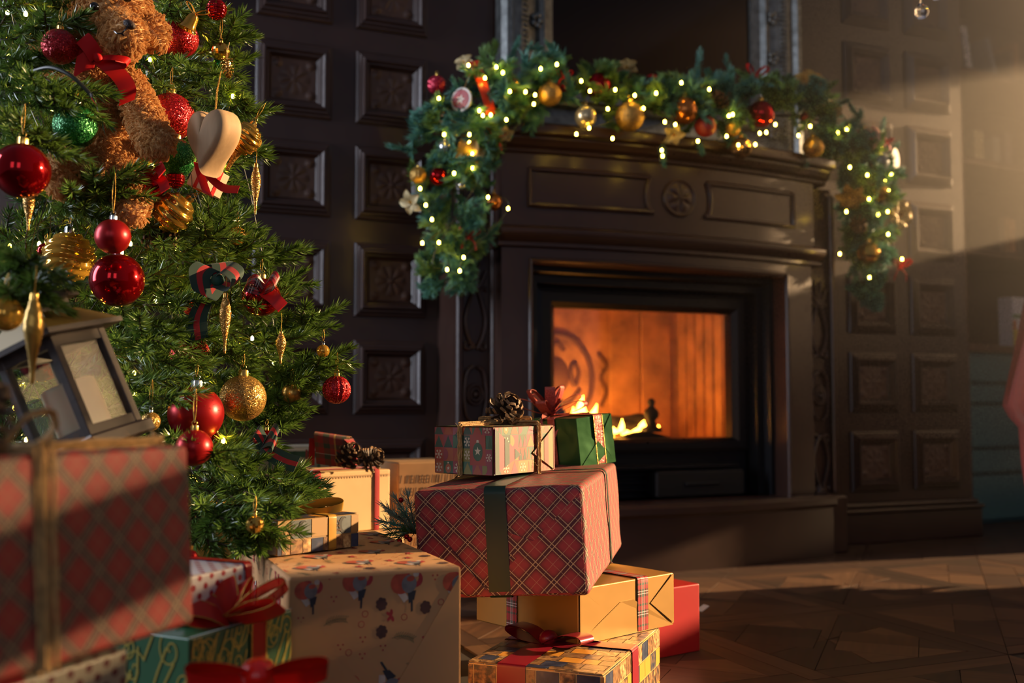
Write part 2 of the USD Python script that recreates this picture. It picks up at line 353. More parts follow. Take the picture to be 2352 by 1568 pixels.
obj('frieze', sweep(1.10, 2.195, [(0, 0.985), (0, 1.205)]), PAINT, fp, smooth=35)
obj('mantel_shelf', sweep(1.07, 2.25, [(0, 1.195), (0.008, 1.20), (0.010, 1.208), (0.024, 1.216), (0.030, 1.228), (0.034, 1.232), (0.034, 1.238), (0.052, 1.243), (0.055, 1.250), (0.055, 1.268), (0.048, 1.274)]), PAINT, fp, smooth=25)
def onbow(path, extra=0.0): return np.array([(s, -(float(bow(s)) + extra), z) for s, z in path])
def rail(path, r=0.0085):
    p = []
    for (a, b), (c, d) in zip(path[:-1], path[1:]):
        k = max(2, int(math.hypot(c - a, d - b) / 0.03)); p += [(a + (c - a) * t / k, b + (d - b) * t / k) for t in range(k)]
    p.append(path[-1]); q = onbow(p, 0.001)
    return join([tube(q, r, 8), tube(q + [0, -0.003, 0], r * 0.6, 6)])
zc = 1.098; arc = lambda r, a0, a1, n=10: [(1.655 + r * math.cos(t), zc + r * math.sin(t)) for t in np.linspace(a0, a1, n)]
obj('frieze_panel_moulding', rail([(1.55, 1.152), (1.18, 1.152), (1.18, 1.048), (1.55, 1.048)] + arc(0.115, math.pi * 1.15, math.pi * 0.85)[0:0] + [(1.565, 1.048)]), PAINT, fp)
obj('frieze_panel_moulding', rail(arc(0.112, math.pi * 1.16, math.pi * 0.84)), PAINT, fp)
obj('frieze_panel_moulding', rail([(1.755, 1.152), (2.10, 1.152), (2.10, 1.048), (1.745, 1.048)]), PAINT, fp)
obj('frieze_panel_moulding', rail(arc(0.112, -math.pi * 0.16, math.pi * 0.16)), PAINT, fp)
R = 0.058; nr, nt = 18, 64; rad = np.linspace(0, R, nr)[:, None]; tt = (np.arange(nt) * 2 * math.pi / nt)[None]
hh = 0.012 * np.exp(-(rad / 0.010) ** 2) + 0.009 * np.clip(np.abs(np.cos(3 * tt)) ** 0.6 * np.sin(rad / 0.048 * math.pi).clip(0, 1), 0, 1) + 0.008 * np.exp(-((rad - 0.053) / 0.004) ** 2) + 0.002
hh[-1] = 0
mv_ = np.stack([rad * np.cos(tt) + 1.655, -(float(bow(1.655)) + hh), rad * np.sin(tt) + zc], -1).reshape(-1, 3)
obj('medallion', (mv_, quads([(i * nt + j, i * nt + (j + 1) % nt, (i + 1) * nt + (j + 1) % nt, (i + 1) * nt + j) for i in range(nr - 1) for j in range(nt)])), CARVE, fp, smooth=True)
obj('opening_moulding', rail([(1.183, 0.196), (1.183, 0.893), (2.067, 0.893), (2.067, 0.196)], 0.007), PAINT, fp)
# carved side pilasters, set back from the bowed front
def scroll(sc):
    out = []
    def cv(c, r=0.006, n=24): out.append(tube([(sc + x, -0.150, z) for x, z in spline(c, n)], np.linspace(r * 1.1, r * 0.7, n), 7))
    for m in (-1, 1):
        for zb, fl_ in ((0.62, 1), (0.40, -1)):
            cv([(m * 0.004, zb + 0.02 * fl_), (m * 0.022, zb + 0.055 * fl_), (m * 0.031, zb + 0.10 * fl_), (m * 0.020, zb + 0.15 * fl_), (m * 0.005, zb + 0.19 * fl_)])
            cv([(m * 0.010, zb + 0.028 * fl_), (m * 0.020, zb + 0.018 * fl_), (m * 0.031, zb + 0.022 * fl_), (m * 0.030, zb + 0.036 * fl_), (m * 0.020, zb + 0.036 * fl_)], 0.005)
            cv([(m * 0.005, zb + 0.19 * fl_), (m * 0.020, zb + 0.215 * fl_), (m * 0.033, zb + 0.245 * fl_)], 0.007)
            cv([(m * 0.006, zb + 0.18 * fl_), (m * 0.026, zb + 0.195 * fl_), (m * 0.034, zb + 0.185 * fl_)], 0.005)
            cv([(m * 0.003, zb + 0.19 * fl_), (m * 0.008, zb + 0.235 * fl_), (m * 0.014, zb + 0.27 * fl_)], 0.006)
        cv([(m * 0.006, 0.59), (m * 0.026, 0.57), (m * 0.034, 0.51), (m * 0.026, 0.45), (m * 0.006, 0.43)], 0.006)
    for r in (0.024, 0.015): out.append(tube([(sc + r * math.cos(a), -0.150, 0.51 + r * 1.15 * math.sin(a)) for a in np.linspace(0, 2 * math.pi, 28)[:-1]], 0.0045, 7, closed=True))
    out.append(mv(sphere(0.009, 14, 10), (sc, -0.150, 0.51)))
    return join(out)
for sc in (1.048, 2.262):
    obj('carved_pilaster', [S(sc - 0.062, sc + 0.062, 0, 0.143, 0.19, 1.20), S(sc - 0.062, sc - 0.042, 0.14, 0.165, 0.19, 1.18, 0.005), S(sc + 0.042, sc + 0.062, 0.14, 0.165, 0.19, 1.18, 0.005), S(sc - 0.075, sc + 0.075, 0, 0.19, 0.0, 0.185, 0.006)], PAINT, fp, smooth=False)
    obj('carved_scroll', scroll(sc), CARVE, fp, smooth=40)

# the steel fireplace insert
STEEL = plain('black_steel', '1b1c20', 0.38, 0.55, bump=0.06, scale=300.0)
ins = thing('fireplace_insert', 'black steel fireplace insert with glass door and grate vents', 'fireplace', WORG, WROT)
def ring2(rs, y_last=None):
    v, f = [], []
    for (a, b, c, d, o) in rs: v += [(a, -o, c), (b, -o, c), (b, -o, d), (a, -o, d)]
    for k in range(len(rs) - 1):
        for i in range(4): f.append((4 * k + i, 4 * k + (i + 1) % 4, 4 * k + 4 + (i + 1) % 4, 4 * k + 4 + i))
    return np.array(v, float), quads(f)
GL = (1.315, 1.945, 0.377, 0.772)
obj('collar', ring2([(1.191, 2.059, 0.197, 0.884, 0.10), (1.191, 2.059, 0.197, 0.884, 0.175), (1.205, 2.045, 0.197, 0.868, 0.175), (1.212, 2.038, 0.197, 0.86, 0.15), (1.24, 2.012, 0.197, 0.838, 0.15), (1.245, 2.005, 0.197, 0.832, 0.112)]), STEEL, ins, smooth=False)
obj('door_frame', ring2([(1.245, 2.005, 0.335, 0.832, 0.09), (1.245, 2.005, 0.335, 0.832, 0.118), (1.268, 1.985, 0.345, 0.815, 0.122), (1.298, 1.962, 0.365, 0.788, 0.122), (GL[0], GL[1], GL[2], GL[3], 0.106), (GL[0], GL[1], GL[2], GL[3], 0.07)]), STEEL, ins, smooth=False)
obj('vent_panel', [S(1.245, 2.005, 0.0, 0.10, 0.197, 0.335)] + [S(1.30, 1.95, 0.10, 0.118, z, z + 0.012, 0.003) for z in (0.215, 0.238, 0.261)] + [S(1.29, 1.93, 0.10, 0.165, 0.285, 0.297, 0.003)], STEEL, ins, smooth=False)
obj('ash_drawer', [S(1.62, 1.94, 0.10, 0.18, 0.20, 0.28, 0.006), S(1.72, 1.84, 0.18, 0.19, 0.235, 0.245, 0.003)], plain('dark_cast_iron', '17181b', 0.5, 0.4, bump=0.3, scale=120.0), ins, smooth=False)
obj('glass_pane', S(GL[0] - 0.005, GL[1] + 0.005, 0.088, 0.092, GL[2] - 0.005, GL[3] + 0.005), pane_mat('pane', (0.9, 0.88, 0.84), 0.03), ins, smooth=False)
FIREBRICK = plain('sooty_firebrick', 'b98a5c', 0.85, bump=0.5, scale=60.0, vary=0.5, vscale=9.0)
B0, B1, BZ0, BZ1, BB = 1.27, 1.985, 0.335, 0.82, -0.27
obj('firebox', [S(B0, B1, BB - 0.02, BB, BZ0, BZ1), S(B0 - 0.02, B0, BB, 0.088, BZ0, BZ1), S(B0 - 0.02, B1 + 0.02, BB, 0.088, BZ0 - 0.02, BZ0), S(B0 - 0.02, B1 + 0.02, BB, 0.088, BZ1, BZ1 + 0.02), S(B1, B1 + 0.02, BB, 0.088, BZ0, BZ1)], FIREBRICK, ins, smooth=False)
for k in range(6): obj('firebox_rib', S(B1 - 0.012, B1, BB + 0.012 + k * 0.056, BB + 0.058 + k * 0.056, BZ0, BZ1, 0.004), FIREBRICK, ins, smooth=False)
for k in range(2): obj('firebox_rib', S(B0 + 0.43 + k * 0.125, B0 + 0.55 + k * 0.125, BB, BB + 0.014, BZ0, BZ1, 0.005), FIREBRICK, ins, smooth=False)
bs, bz = 1.50, 0.565
obj('fireback_relief', [tube([(bs + 0.135 * math.cos(a), -BB - 0.006, bz + 0.155 * math.sin(a)) for a in np.linspace(0, 2 * math.pi, 44)[:-1]], 0.009, 8, closed=True), mv(sphere(0.05, 20, 14), (bs, -BB - 0.0, bz + 0.015), scale=(1, 0.35, 1.25))] + [tube([(bs + x, -BB - 0.004, bz + z) for x, z in spline(c, 16)], 0.008, 7) for c in ([(-0.09, -0.03), (-0.05, -0.075), (0.0, -0.085), (0.05, -0.075), (0.09, -0.03)], [(-0.07, 0.06), (-0.085, 0.02), (-0.07, -0.02), (-0.055, 0.02), (-0.06, 0.055)], [(0.07, 0.06), (0.085, 0.02), (0.07, -0.02), (0.055, 0.02), (0.06, 0.055)], [(-0.03, 0.10), (0.0, 0.125), (0.03, 0.10)], [(0.16, 0.09), (0.19, 0.05), (0.17, 0.01), (0.19, -0.04), (0.17, -0.09)], [(-0.16, 0.09), (-0.19, 0.05), (-0.17, 0.01), (-0.19, -0.04), (-0.17, -0.09)])], plain('sooty_iron_relief', '6e4c35', 0.6, 0.3, bump=0.3, scale=90.0), ins, smooth=40)
# grate with ball finials, logs, embers and flames
IRON = plain('grate_iron', '120f0d', 0.6, 0.4, bump=0.3, scale=150.0)
gr = thing('fire_grate', 'black iron fire grate with ball finials inside the fireplace', 'grate', WORG, WROT)
pa = spline([(1.30, -0.045, 0.40), (1.42, -0.03, 0.372), (1.55, -0.025, 0.365), (1.66, -0.03, 0.385), (1.78, -0.04, 0.36), (1.93, -0.05, 0.345)], 30)
v_, f_ = [], []
for p in pa: v_ += [(p[0], p[1] - 0.012, 0.336), (p[0], p[1] - 0.012, p[2] + 0.012), (p[0], p[1] + 0.012, p[2] + 0.012), (p[0], p[1] + 0.012, 0.336)]
for i in range(29):
    for a in range(4): f_.append((4 * i + a, 4 * i + 4 + a, 4 * i + 4 + (a + 1) % 4, 4 * i + (a + 1) % 4))
obj('fender', (np.array(v_), quads(f_)), IRON, gr, smooth=False)
def finial(h): return lathe([(0.034, 0), (0.032, 0.012), (0.018, 0.018), (0.014, 0.03), (0.013, 0.036), (0.022, 0.046), (0.025, 0.056), (0.022, 0.067), (0.011, 0.077), (0.008, 0.083), (0.0125, 0.090), (0.0125, 0.098), (0.007, 0.105), (0.0005, 0.107)], 20)
for s in (1.395, 1.69): obj('finial', finial(1), IRON, gr, smooth=40, loc=(s, 0.03 if s < 1.5 else -0.035, 0.395))
lg = thing('fire_log', 'charred burning log across the embers behind the grate', 'log', WORG, WROT)
obj('bark', join([tube([(1.38 + 0.36 * t, 0.10 + 0.03 * math.sin(4 * t), 0.405 + 0.02 * t) for t in np.linspace(0, 1, 14)], 0.026 + 0.004 * np.sin(np.arange(14) * 1.7), 12), tube([(1.44 + 0.25 * t, 0.15 - 0.10 * t, 0.415 - 0.01 * t) for t in np.linspace(0, 1, 10)], 0.020 + 0.003 * np.sin(np.arange(10) * 2.1), 10)]), plain('charred_bark', '1a120d', 0.9, bump=0.8, scale=80.0), lg)
eb = thing('ember_bed', 'bed of glowing orange embers inside the fireplace', 'embers', WORG, WROT, kind='stuff')
em = []
for k in range(150):
    r_ = random.uniform(0.006, 0.015); m_ = trimesh.creation.icosphere(0, r_); em.append((np.array(m_.vertices) * [1, 1, 0.7] + [random.uniform(1.34, 1.80), random.uniform(0.0, 0.17), 0.345 + random.uniform(0, 0.03)], np.array(m_.faces)))
obj('embers', em, glow('ember_glow', (1, 0.30, 0.03), 14.0), eb, smooth=False, kind='stuff')
FLAME = glow('flame', (1.0, 0.38, 0.04), 34.0)
fire = thing('fire', 'yellow flames burning on the embers behind the glass', 'fire', WORG, WROT)
def flame(h, w, lean, seed):
    prof = [(0.0, 0.0), (0.55, 0.06), (0.95, 0.2), (1.0, 0.32), (0.8, 0.5), (0.5, 0.68), (0.25, 0.84), (0.02, 1.0)]
    v, f = lathe([(r * w, z * h) for r, z in prof], 14); k = v[:, 2] / h
    v[:, 0] += lean * h * k ** 1.6 + 0.12 * w * np.sin(7 * k + seed); v[:, 1] *= 0.6
    return v, f
for k, (x, y, h, w, ln, dp) in enumerate([(1333, 950, 0.070, 0.017, 0.15, 0.06), (1322, 962, 0.05, 0.014, -0.2, 0.07), (1362, 958, 0.055, 0.013, 0.25, 0.06), (1348, 965, 0.04, 0.014, 0.0, 0.05), (1427, 985, 0.045, 0.010, 0.1, 0.02), (1412, 988, 0.022, 0.016, -0.2, 0.02), (1475, 982, 0.036, 0.018, 0.2, 0.03), (1490, 984, 0.030, 0.016, -0.1, 0.04), (1460, 990, 0.022, 0.018, 0.1, 0.02), (1510, 984, 0.024, 0.010, 0.2, 0.04), (1440, 992, 0.018, 0.020, 0.0, 0.02)]):
    P_ = wall_at(x, y + 8, -dp); q = (P_ - WORG) @ WROT
    obj('flame', flame(h, w, ln, k), FLAME, fire, smooth=True, loc=q)
fl_ = UsdLux.SphereLight.Define(stage, '/World/fire/fire_light'); fl_.CreateRadiusAttr(0.02); fl_.CreateIntensityAttr(270.0); fl_.CreateColorAttr(Gf.Vec3f(1.0, 0.40, 0.07)); UsdGeom.Xformable(fl_).AddTranslateOp().Set(Gf.Vec3d(1.53, 0.06, 0.44))

# ---------------------------------------------------------------- mirror over the mantel
SILV = plain('tarnished_silver_frame', '6a6c6a', 0.42, 0.75, bump=0.35, scale=70.0, vary=0.35, vscale=40.0)
mir = thing('mirror', 'tall dark mirror in a wide tarnished silver frame above the mantel', 'mirror', WORG, WROT)
MX0, MX1, MZ0, MZ1, FW_ = 1.165, 2.285, 1.277, 2.75, 0.185
def mring(rs): return ring2([(MX0 + i, MX1 - i, MZ0 + i, MZ1 - i, o) for i, o in rs])
obj('frame', mring([(0, 0.01), (0, 0.055), (0.012, 0.075), (0.03, 0.078), (0.04, 0.06), (0.065, 0.064), (0.10, 0.052), (0.125, 0.038), (0.13, 0.05), (0.145, 0.055), (0.155, 0.035), (FW_, 0.028), (FW_, 0.012)]), SILV, mir, smooth=False)
obj('backing', S(MX0 + 0.02, MX1 - 0.02, 0.004, 0.010, MZ0 + 0.02, MZ1), plain('mirror_back_board', '2a211c', 0.8), mir, smooth=False)
ob = []
for sx in (MX0 + 0.088, MX1 - 0.088):
    for k in range(38):
        z = MZ0 + 0.12 + k * 0.016
        ob.append(mv(sphere(1.0, 10, 7), (sx + (0.012 if sx > 1.7 else -0.012), -0.058, z), scale=(0.016, 0.008, 0.0062)))
    for zz in (1.40, 1.52, 1.66, 1.80):
        for a in range(5): ob.append(mv(sphere(1.0, 10, 7), (sx - (0.03 if sx > 1.7 else -0.03) + 0.012 * math.cos(a * 1.256), -0.058, zz + 0.016 * math.sin(a * 1.256)), scale=(0.009, 0.007, 0.011)))
obj('ornament_relief', ob, SILV, mir, smooth=True, kind='stuff')
obj('glass', S(MX0 + FW_ - 0.004, MX1 - FW_ + 0.004, 0.010, 0.014, MZ0 + FW_ - 0.004, MZ1 - FW_), plain('dark_mirror_glass', '2b2320', 0.06, 0.9), mir, smooth=False)
# ---------------------------------------------------------------- bookcase and the things on it
BYAW = math.radians(29); BO = atz(2236, 1207, 0); BO[2] = 0; BROT = rotz(BYAW); BN = np.array([math.sin(BYAW), -math.cos(BYAW), 0])
def bcz(x, y, dep=0.0):                                               # bookcase coordinates of a pixel, dep behind its front
    r = ray(x, y); P = CAM + r * ((BO - BN * dep - CAM) @ BN / (r @ BN)); return (P - BO) @ BROT
def BB_(x0, x1, y0, y1, z0, z1, c=0.0): return bx(x0, x1, y0, y1, z0, z1, c)
SHELF = wood('shelf_wood', '4a3226', '5f4232', 0.45)
bc = thing('bookcase', 'dark brown built-in bookcase with open shelves at the right', 'bookcase', BO, BROT)
zs = [bcz(2215, y)[2] for y in (790, 566, 357, 152)]
zt = zs[-1] + 0.42
obj('side_panel', BB_(-0.05, -0.01, -0.01, 0.36, 0, zt, 0.003), SHELF, bc, smooth=False)
obj('back_panel', BB_(-0.05, 1.2, 0.33, 0.35, 0, zt), plain('bookcase_back', '4b372c', 0.6), bc, smooth=False)
SHZ = []
for z in zs[1:] + [zt]:
    b = obj('shelf', BB_(-0.01, 1.2, 0.0, 0.33, z - 0.03, z, 0.003), SHELF, bc, smooth=False); SHZ.append(z)
    if z != zt: obj('beading', [mv(sphere(0.006, 8, 6), (0.008 + 0.016 * k, -0.003, z - 0.008)) for k in range(70)], SHELF, b, smooth=True, kind='stuff')
cz = zs[0]
obj('counter', BB_(-0.03, 1.2, -0.02, 0.33, cz - 0.03, cz, 0.005), SHELF, bc, smooth=False)
TEAL = plain('teal_drawer_paint', '40666a', 0.45, bump=0.05)
cb = thing('drawer_cabinet', 'teal painted chest of drawers under the bookcase shelves', 'cabinet', BO, BROT)
obj('body', BB_(0.0, 1.2, 0.03, 0.33, 0.0, cz - 0.031), TEAL, cb, smooth=False)
edges = [bcz(2240, y)[2] for y in (1203, 1092, 1033, 930, 882, 802)]
for a, b in zip(edges[:-1], edges[1:]): obj('drawer_front', BB_(0.0, 1.2, 0.004, 0.031, a + 0.006, b - 0.006, 0.008), TEAL, cb, smooth=False)
def shelf_item(name, label, cat, px_, wd, ht, dp, mat, z, parts=None, yaw=0.0, back=0.08, group=None, tilt=0.0):
    x = bcz(px_, 400, back)[0]
    t = thing(name, label, cat, BO + BROT @ np.array([x, back, z]), BROT @ rotz(yaw) @ roty(tilt), group)
    return t
def book(px_, w, h, col, label, z, tilt=0.0, back=0.10):
    b = shelf_item('book', label, 'book', px_, 0, 0, 0, None, z + (abs(math.sin(tilt)) * w * 0.5), tilt=tilt, back=back)
    m_ = plain('book_' + col, col, 0.6)
    obj('cover', [BB_(0, 0.003, 0, 0.15, 0, h), BB_(w - 0.003, w, 0, 0.15, 0, h), BB_(0, w, -0.003, 0.001, 0, h, 0.001)], m_, b, smooth=False)
    obj('pages', BB_(0.003, w - 0.003, 0.001, 0.145, 0.004, h - 0.004), plain('book_pages', 'cfc3a8', 0.8), b, smooth=False)
# upper shelf: ornate photo frame, leaning bluish book, brown book
z3, z2, z1 = zs[3], zs[2], zs[1]
pf = thing('photo_frame', 'ornate white and silver photo frame on the upper shelf', 'photo frame', BO + BROT @ np.array([0.005, 0.10, z3]), BROT @ rotz(-0.15) @ rotx(-0.14))
FRM = plain('white_silver_filigree', 'b9b2ac', 0.35, 0.4, bump=0.9, scale=130.0, vary=0.5, vscale=90.0)
def upright(rs): return ring2(rs)
obj('frame', ring2([(0, 0.16, 0, 0.225, 0.0), (0, 0.16, 0, 0.225, 0.014), (0.012, 0.148, 0.012, 0.213, 0.020), (0.03, 0.13, 0.03, 0.195, 0.016), (0.034, 0.126, 0.034, 0.191, 0.006)]), FRM, pf, smooth=False)
obj('picture', BB_(0.03, 0.13, -0.007, -0.002, 0.03, 0.195), plain('dark_photo', '2f2a2a', 0.3, vary=0.4, vscale=20), pf, smooth=False)
obj('stand', BB_(0.07, 0.09, -0.002, 0.002, 0.0, 0.16), plain('frame_stand', '241f1d', 0.7), pf, smooth=False)
book(2292, 0.03, 0.20, '5d6a74', 'bluish grey book leaning beside the photo frame', z3, tilt=-0.32)
book(2336, 0.035, 0.21, '8b5a36', 'tan brown book at the right end of the upper shelf', z3)
book(2326, 0.022, 0.17, '4e3b36', 'short dark book beside the tan brown book', z3)
book(2238, 0.062, 0.155, '9c8f68', 'thick olive beige book on the middle shelf', z2)
book(2282, 0.045, 0.14, '76776a', 'grey green book beside the thick olive book', z2)
book(2310, 0.04, 0.17, '6e5a58', 'dusky mauve book at the right of the middle shelf', z2)
for k, (p, c, lb) in enumerate([(2290, '6c5a46', 'taupe book leftmost in the row on the third shelf'), (2303, '8c6842', 'ochre book second in the row on the third shelf'), (2316, 'a5764c', 'orange tan book third in the row on the third shelf'), (2330, '5b4a3c', 'umber book fourth in the row on the third shelf')]):
    book(p, 0.034, 0.165 + 0.004 * (k % 2), c, lb, z1)
fg = thing('figurine', 'pale blue and white house figurine on the cabinet counter', 'figurine', BO + BROT @ np.array([0.01, 0.10, cz]))
set_r = BROT
obj('body', BB_(0.0, 0.06, 0.0, 0.06, 0.0, 0.075, 0.004), plain('pale_blue_glaze', 'a9b8c4', 0.4), fg, smooth=False, rot=BROT)
obj('roof', mv(poly(Polygon([(-0.01, 0.0), (0.10, 0.0), (0.09, 0.05), (0.0, 0.05)]), 0.07), (0, 0.065, 0.075), rotx(math.pi / 2)), plain('white_glaze', 'c9ccd2', 0.4), fg, smooth=False, rot=BROT)
ct = thing('carton', 'white, green and yellow carton on the cabinet counter', 'box', BO + BROT @ np.array([bcz(2326, 700, 0.05)[0], 0.05, cz]), BROT)
obj('box', BB_(0, 0.09, 0, 0.07, 0, 0.215, 0.002), plain('carton_white', 'c2c0c4', 0.5), ct, smooth=False)
obj('yellow_panel', BB_(-0.001, 0.091, -0.001, 0.0005, 0.0, 0.075), plain('carton_yellow', 'b39b32', 0.5), ct, smooth=False)
obj('orange_panel', BB_(-0.0012, 0.02, -0.0015, 0.0005, 0.075, 0.115), plain('carton_orange', 'b5652f', 0.5), ct, smooth=False)
obj('green_band', BB_(-0.001, 0.091, -0.001, 0.0005, 0.125, 0.14), plain('carton_green', '4f7a45', 0.5), ct, smooth=False)
# a red cloth hangs at the right edge of the picture, over the back of a chair that stands outside the frame
RC = [at(x, y, 2.9) for x, y in ((2352, 690), (2330, 800), (2302, 930), (2312, 952), (2338, 975), (2344, 1060), (2352, 1120))]
rc = thing('red_cloth', 'dusky red cloth hanging in folds at the right edge', 'cloth', (0, 0, 0))
v_, f_ = [], []; nz = 24; nx_ = 30
for i in range(nz):
    t = i / (nz - 1); y_ = 640 + 560 * t
    left = np.interp(y_, [640, 690, 800, 930, 955, 975, 1060, 1120, 1200], [2372, 2352, 2330, 2301, 2314, 2338, 2345, 2354, 2368])
    for j in range(nx_):
        u = j / (nx_ - 1); x_ = left + (2640 - left) * u
        v_.append(at(x_, y_, 2.9 + 0.035 * math.sin(u * 26 + 1.5 * t) - 0.05 * math.sin(u * 3.0)))
fq = quads([(i * nx_ + j, i * nx_ + j + 1, (i + 1) * nx_ + j + 1, (i + 1) * nx_ + j) for i in range(nz - 1) for j in range(nx_ - 1)])
obj('drape', join([(np.array(v_), fq), (np.array(v_) + [0.004, 0.008, 0], fq[:, ::-1])]), plain('dusky_red_cloth', '8a3530', 0.8, bump=0.2, scale=400.0, sheen_weight=0.3), rc, smooth=True)
# crystal drops of a chandelier that hangs above the frame
CRY = material('crystal', {'p': ('principled_bsdf', dict(base_color=(1, 0.98, 0.96), roughness=0.02, ior=1.5, transmission_weight=1.0))}, [], 'p.BSDF')
for k, (x, y, d, lb) in enumerate([(2117, 27, 34, 'large clear crystal drop hanging into the top of the picture'), (2152, -14, 30, 'small clear crystal drop just entering at the top edge')]):
    Pd = at(x, y, 2.25); r = pxl(d, 2.25) / 2
    cd = thing('crystal_drop', lb, 'crystal drop', Pd)
    obj('crystal', lathe([(0.0, -r), (r * 0.55, -r * 0.86), (r * 0.92, -r * 0.4), (r, 0.0), (r * 0.88, r * 0.45), (r * 0.55, r * 0.85), (r * 0.25, r * 1.15), (r * 0.16, r * 1.6), (r * 0.2, r * 1.9), (0.0, r * 2.0)], 12), CRY, cd, smooth=False)
    obj('hook', tube([(0, 0, r * 1.95), (0.001, 0, r * 3), (0, 0, r * 4), (0, 0, 0.6)], 0.0008, 6), plain('chandelier_wire', '8d8272', 0.3, 0.9), cd)
# ---------------------------------------------------------------- gifts
random.seed(11); rng = np.random.default_rng(11)
def rbox(w, d, h, r=0.004, n=9, bulge=0.0, seed=0):
    """A wrapped box with rounded edges: vertices, triangles, normals, and paper coordinates in metres."""
    V, Fc, UV = [], [], []
    L = np.array([w / 2, d / 2, h / 2])
    for ax, sg in ((1, -1), (0, 1), (1, 1), (0, -1), (2, 1), (2, -1)):
        u_ax, v_ax = {1: (0, 2), 0: (1, 2), 2: (0, 1)}[ax]
        def lin_(a): e = r / a; return np.r_[-1, -1 + e * 0.3, -1 + e, np.linspace(-1 + e, 1 - e, n)[1:-1], 1 - e, 1 - e * 0.3, 1]
        us, vs = lin_(L[u_ax]), lin_(L[v_ax]); k = len(us); m = len(vs)
        U, W = np.meshgrid(us * L[u_ax], vs * L[v_ax]); P = np.zeros((m, k, 3)); P[..., u_ax], P[..., v_ax], P[..., ax] = U, W, sg * L[ax]
        o = sum(len(x) for x in V); V.append(P.reshape(-1, 3)); 
        off = {(1, -1): 0, (0, 1): w, (1, 1): w + d, (0, -1): 2 * w + d}.get((ax, sg), 0)
        uu = (U if sg * (1 if ax != 1 else -1) > 0 else -U); UV.append(np.stack([uu + L[u_ax] + off, W + L[v_ax] + (h if ax == 2 else 0)], -1).reshape(-1, 2))
        q = np.array([(i * k + j, i * k + j + 1, (i + 1) * k + j + 1, (i + 1) * k + j) for i in range(m - 1) for j in range(k - 1)]) + o
        good = (ax == 1 and sg < 0) or (ax == 0 and sg > 0) or (ax == 2 and sg > 0)
        Fc.append(quads(q if good else q[:, ::-1]))
    V = np.vstack(V); core = np.clip(V, -(L - r), L - r); N = V - core; N /= np.maximum(np.linalg.norm(N, axis=1, keepdims=True), 1e-12); V = core + N * r
    if bulge:
        k = meshkit.fbm(V * 16 + seed * 7.3, 3, seed) - 0.5; V = V + N * (k * bulge)[:, None]
    V[:, 2] += h / 2
    return V, np.vstack(Fc), N, np.vstack(UV)
class Gift:
    def __init__(s, name, label, pos, yaw, tx, ty, w, d, h, mat, r=0.004, bulge=0.0015, part='wrapping_paper', cat='gift', group=None, seed=1):
        s.w, s.d, s.h, s.r, s.mat = w, d, h, r, mat
        s.R = rotz(yaw) @ roty(ty) @ rotx(tx); s.pos = np.array(pos, float)
        s.t = thing(name, label, cat, pos, s.R, group)
        v, f, n, uv = rbox(w, d, h, r, bulge=bulge, seed=seed); obj(part, (v, f), mat, s.t, normals=n, uv=uv)
    def face(s, f, m, e=0.0):
        """Places a mesh drawn in a face's own x (along), y (up), z (out) on that face."""
        v = np.asarray(m[0], float); x, y, z = v[:, 0], v[:, 1], v[:, 2] + e
        if f == 'f': p = np.stack([x - s.w / 2, -s.d / 2 - z, y], 1)
        elif f == 'r': p = np.stack([s.w / 2 + z, x - s.d / 2, y], 1)
        elif f == 'l': p = np.stack([-s.w / 2 - z, s.d / 2 - x, y], 1)
        else: p = np.stack([x - s.w / 2, y - s.d / 2, s.h + z], 1)
        return p, m[1]
    def size(s, f): return {'f': (s.w, s.h), 'r': (s.d, s.h), 'l': (s.d, s.h), 't': (s.w, s.d)}[f]
    def print_(s, f, shapes, mat, name='printed_pattern', e=0.0008, inset=0.002, kind=None):
        a, b = s.size(f); lim = sbox(inset, inset, a - inset, b - inset)
        g = [x.intersection(lim) for x in shapes]; g = [x for x in g if not x.is_empty and x.area > 1e-8]
        if g: return obj(name, s.face(f, join([poly(x, 0) for x in g]), e), mat, s.t, smooth=False, kind=kind or ('stuff' if len(g) > 1 or any(x.geom_type != 'Polygon' for x in g) else None))
    def flap(s, f, pts, mat=None, th=0.0007, e=0.0002, name='fold_flap'):
        v, fc = poly(Polygon(pts).buffer(0.0006, quad_segs=2), th); uv = np.c_[v[:, 0] * 0.8 + 0.31, v[:, 1] * 0.8 + 0.17]
        k = 0.045
        v = v + np.c_[np.zeros(len(v)), np.zeros(len(v)), 0.0006 * np.sin(v[:, 0] * 60)]
        return obj(name, s.face(f, (v, fc), e), mat or s.mat, s.t, uv=uv)
    def band(s, axis, at_, width, mat, name='ribbon', off=0.0016, th=0.0008, parent=None):
        a = (s.d if axis == 'x' else s.w) / 2 + off; h0, h1 = -off * 0.3, s.h + off; r = s.r + off
        pts = []
        for cx, cz, a0 in ((a - r, h1 - r, 0), (-a + r, h1 - r, 90), (-a + r, h0 + r, 180), (a - r, h0 + r, 270)):
            for t in np.linspace(a0, a0 + 90, 6): pts.append((cx + r * math.cos(math.radians(t)), cz + r * math.sin(math.radians(t))))
        pts.append(pts[0]); dense = []
        for (x0, z0), (x1, z1) in zip(pts[:-1], pts[1:]):
            k = max(1, int(math.hypot(x1 - x0, z1 - z0) / 0.012)); dense += [(x0 + (x1 - x0) * t / k, z0 + (z1 - z0) * t / k) for t in range(k)]
        dense.append(pts[-1]); q = np.array(dense)
        P = np.stack([np.full(len(q), at_), q[:, 0], q[:, 1]], 1) if axis == 'x' else np.stack([q[:, 0], np.full(len(q), at_), q[:, 1]], 1)
        wd = (1, 0, 0) if axis == 'x' else (0, 1, 0)
        return ribbon(name, P, wd, width, mat, s.t, th)
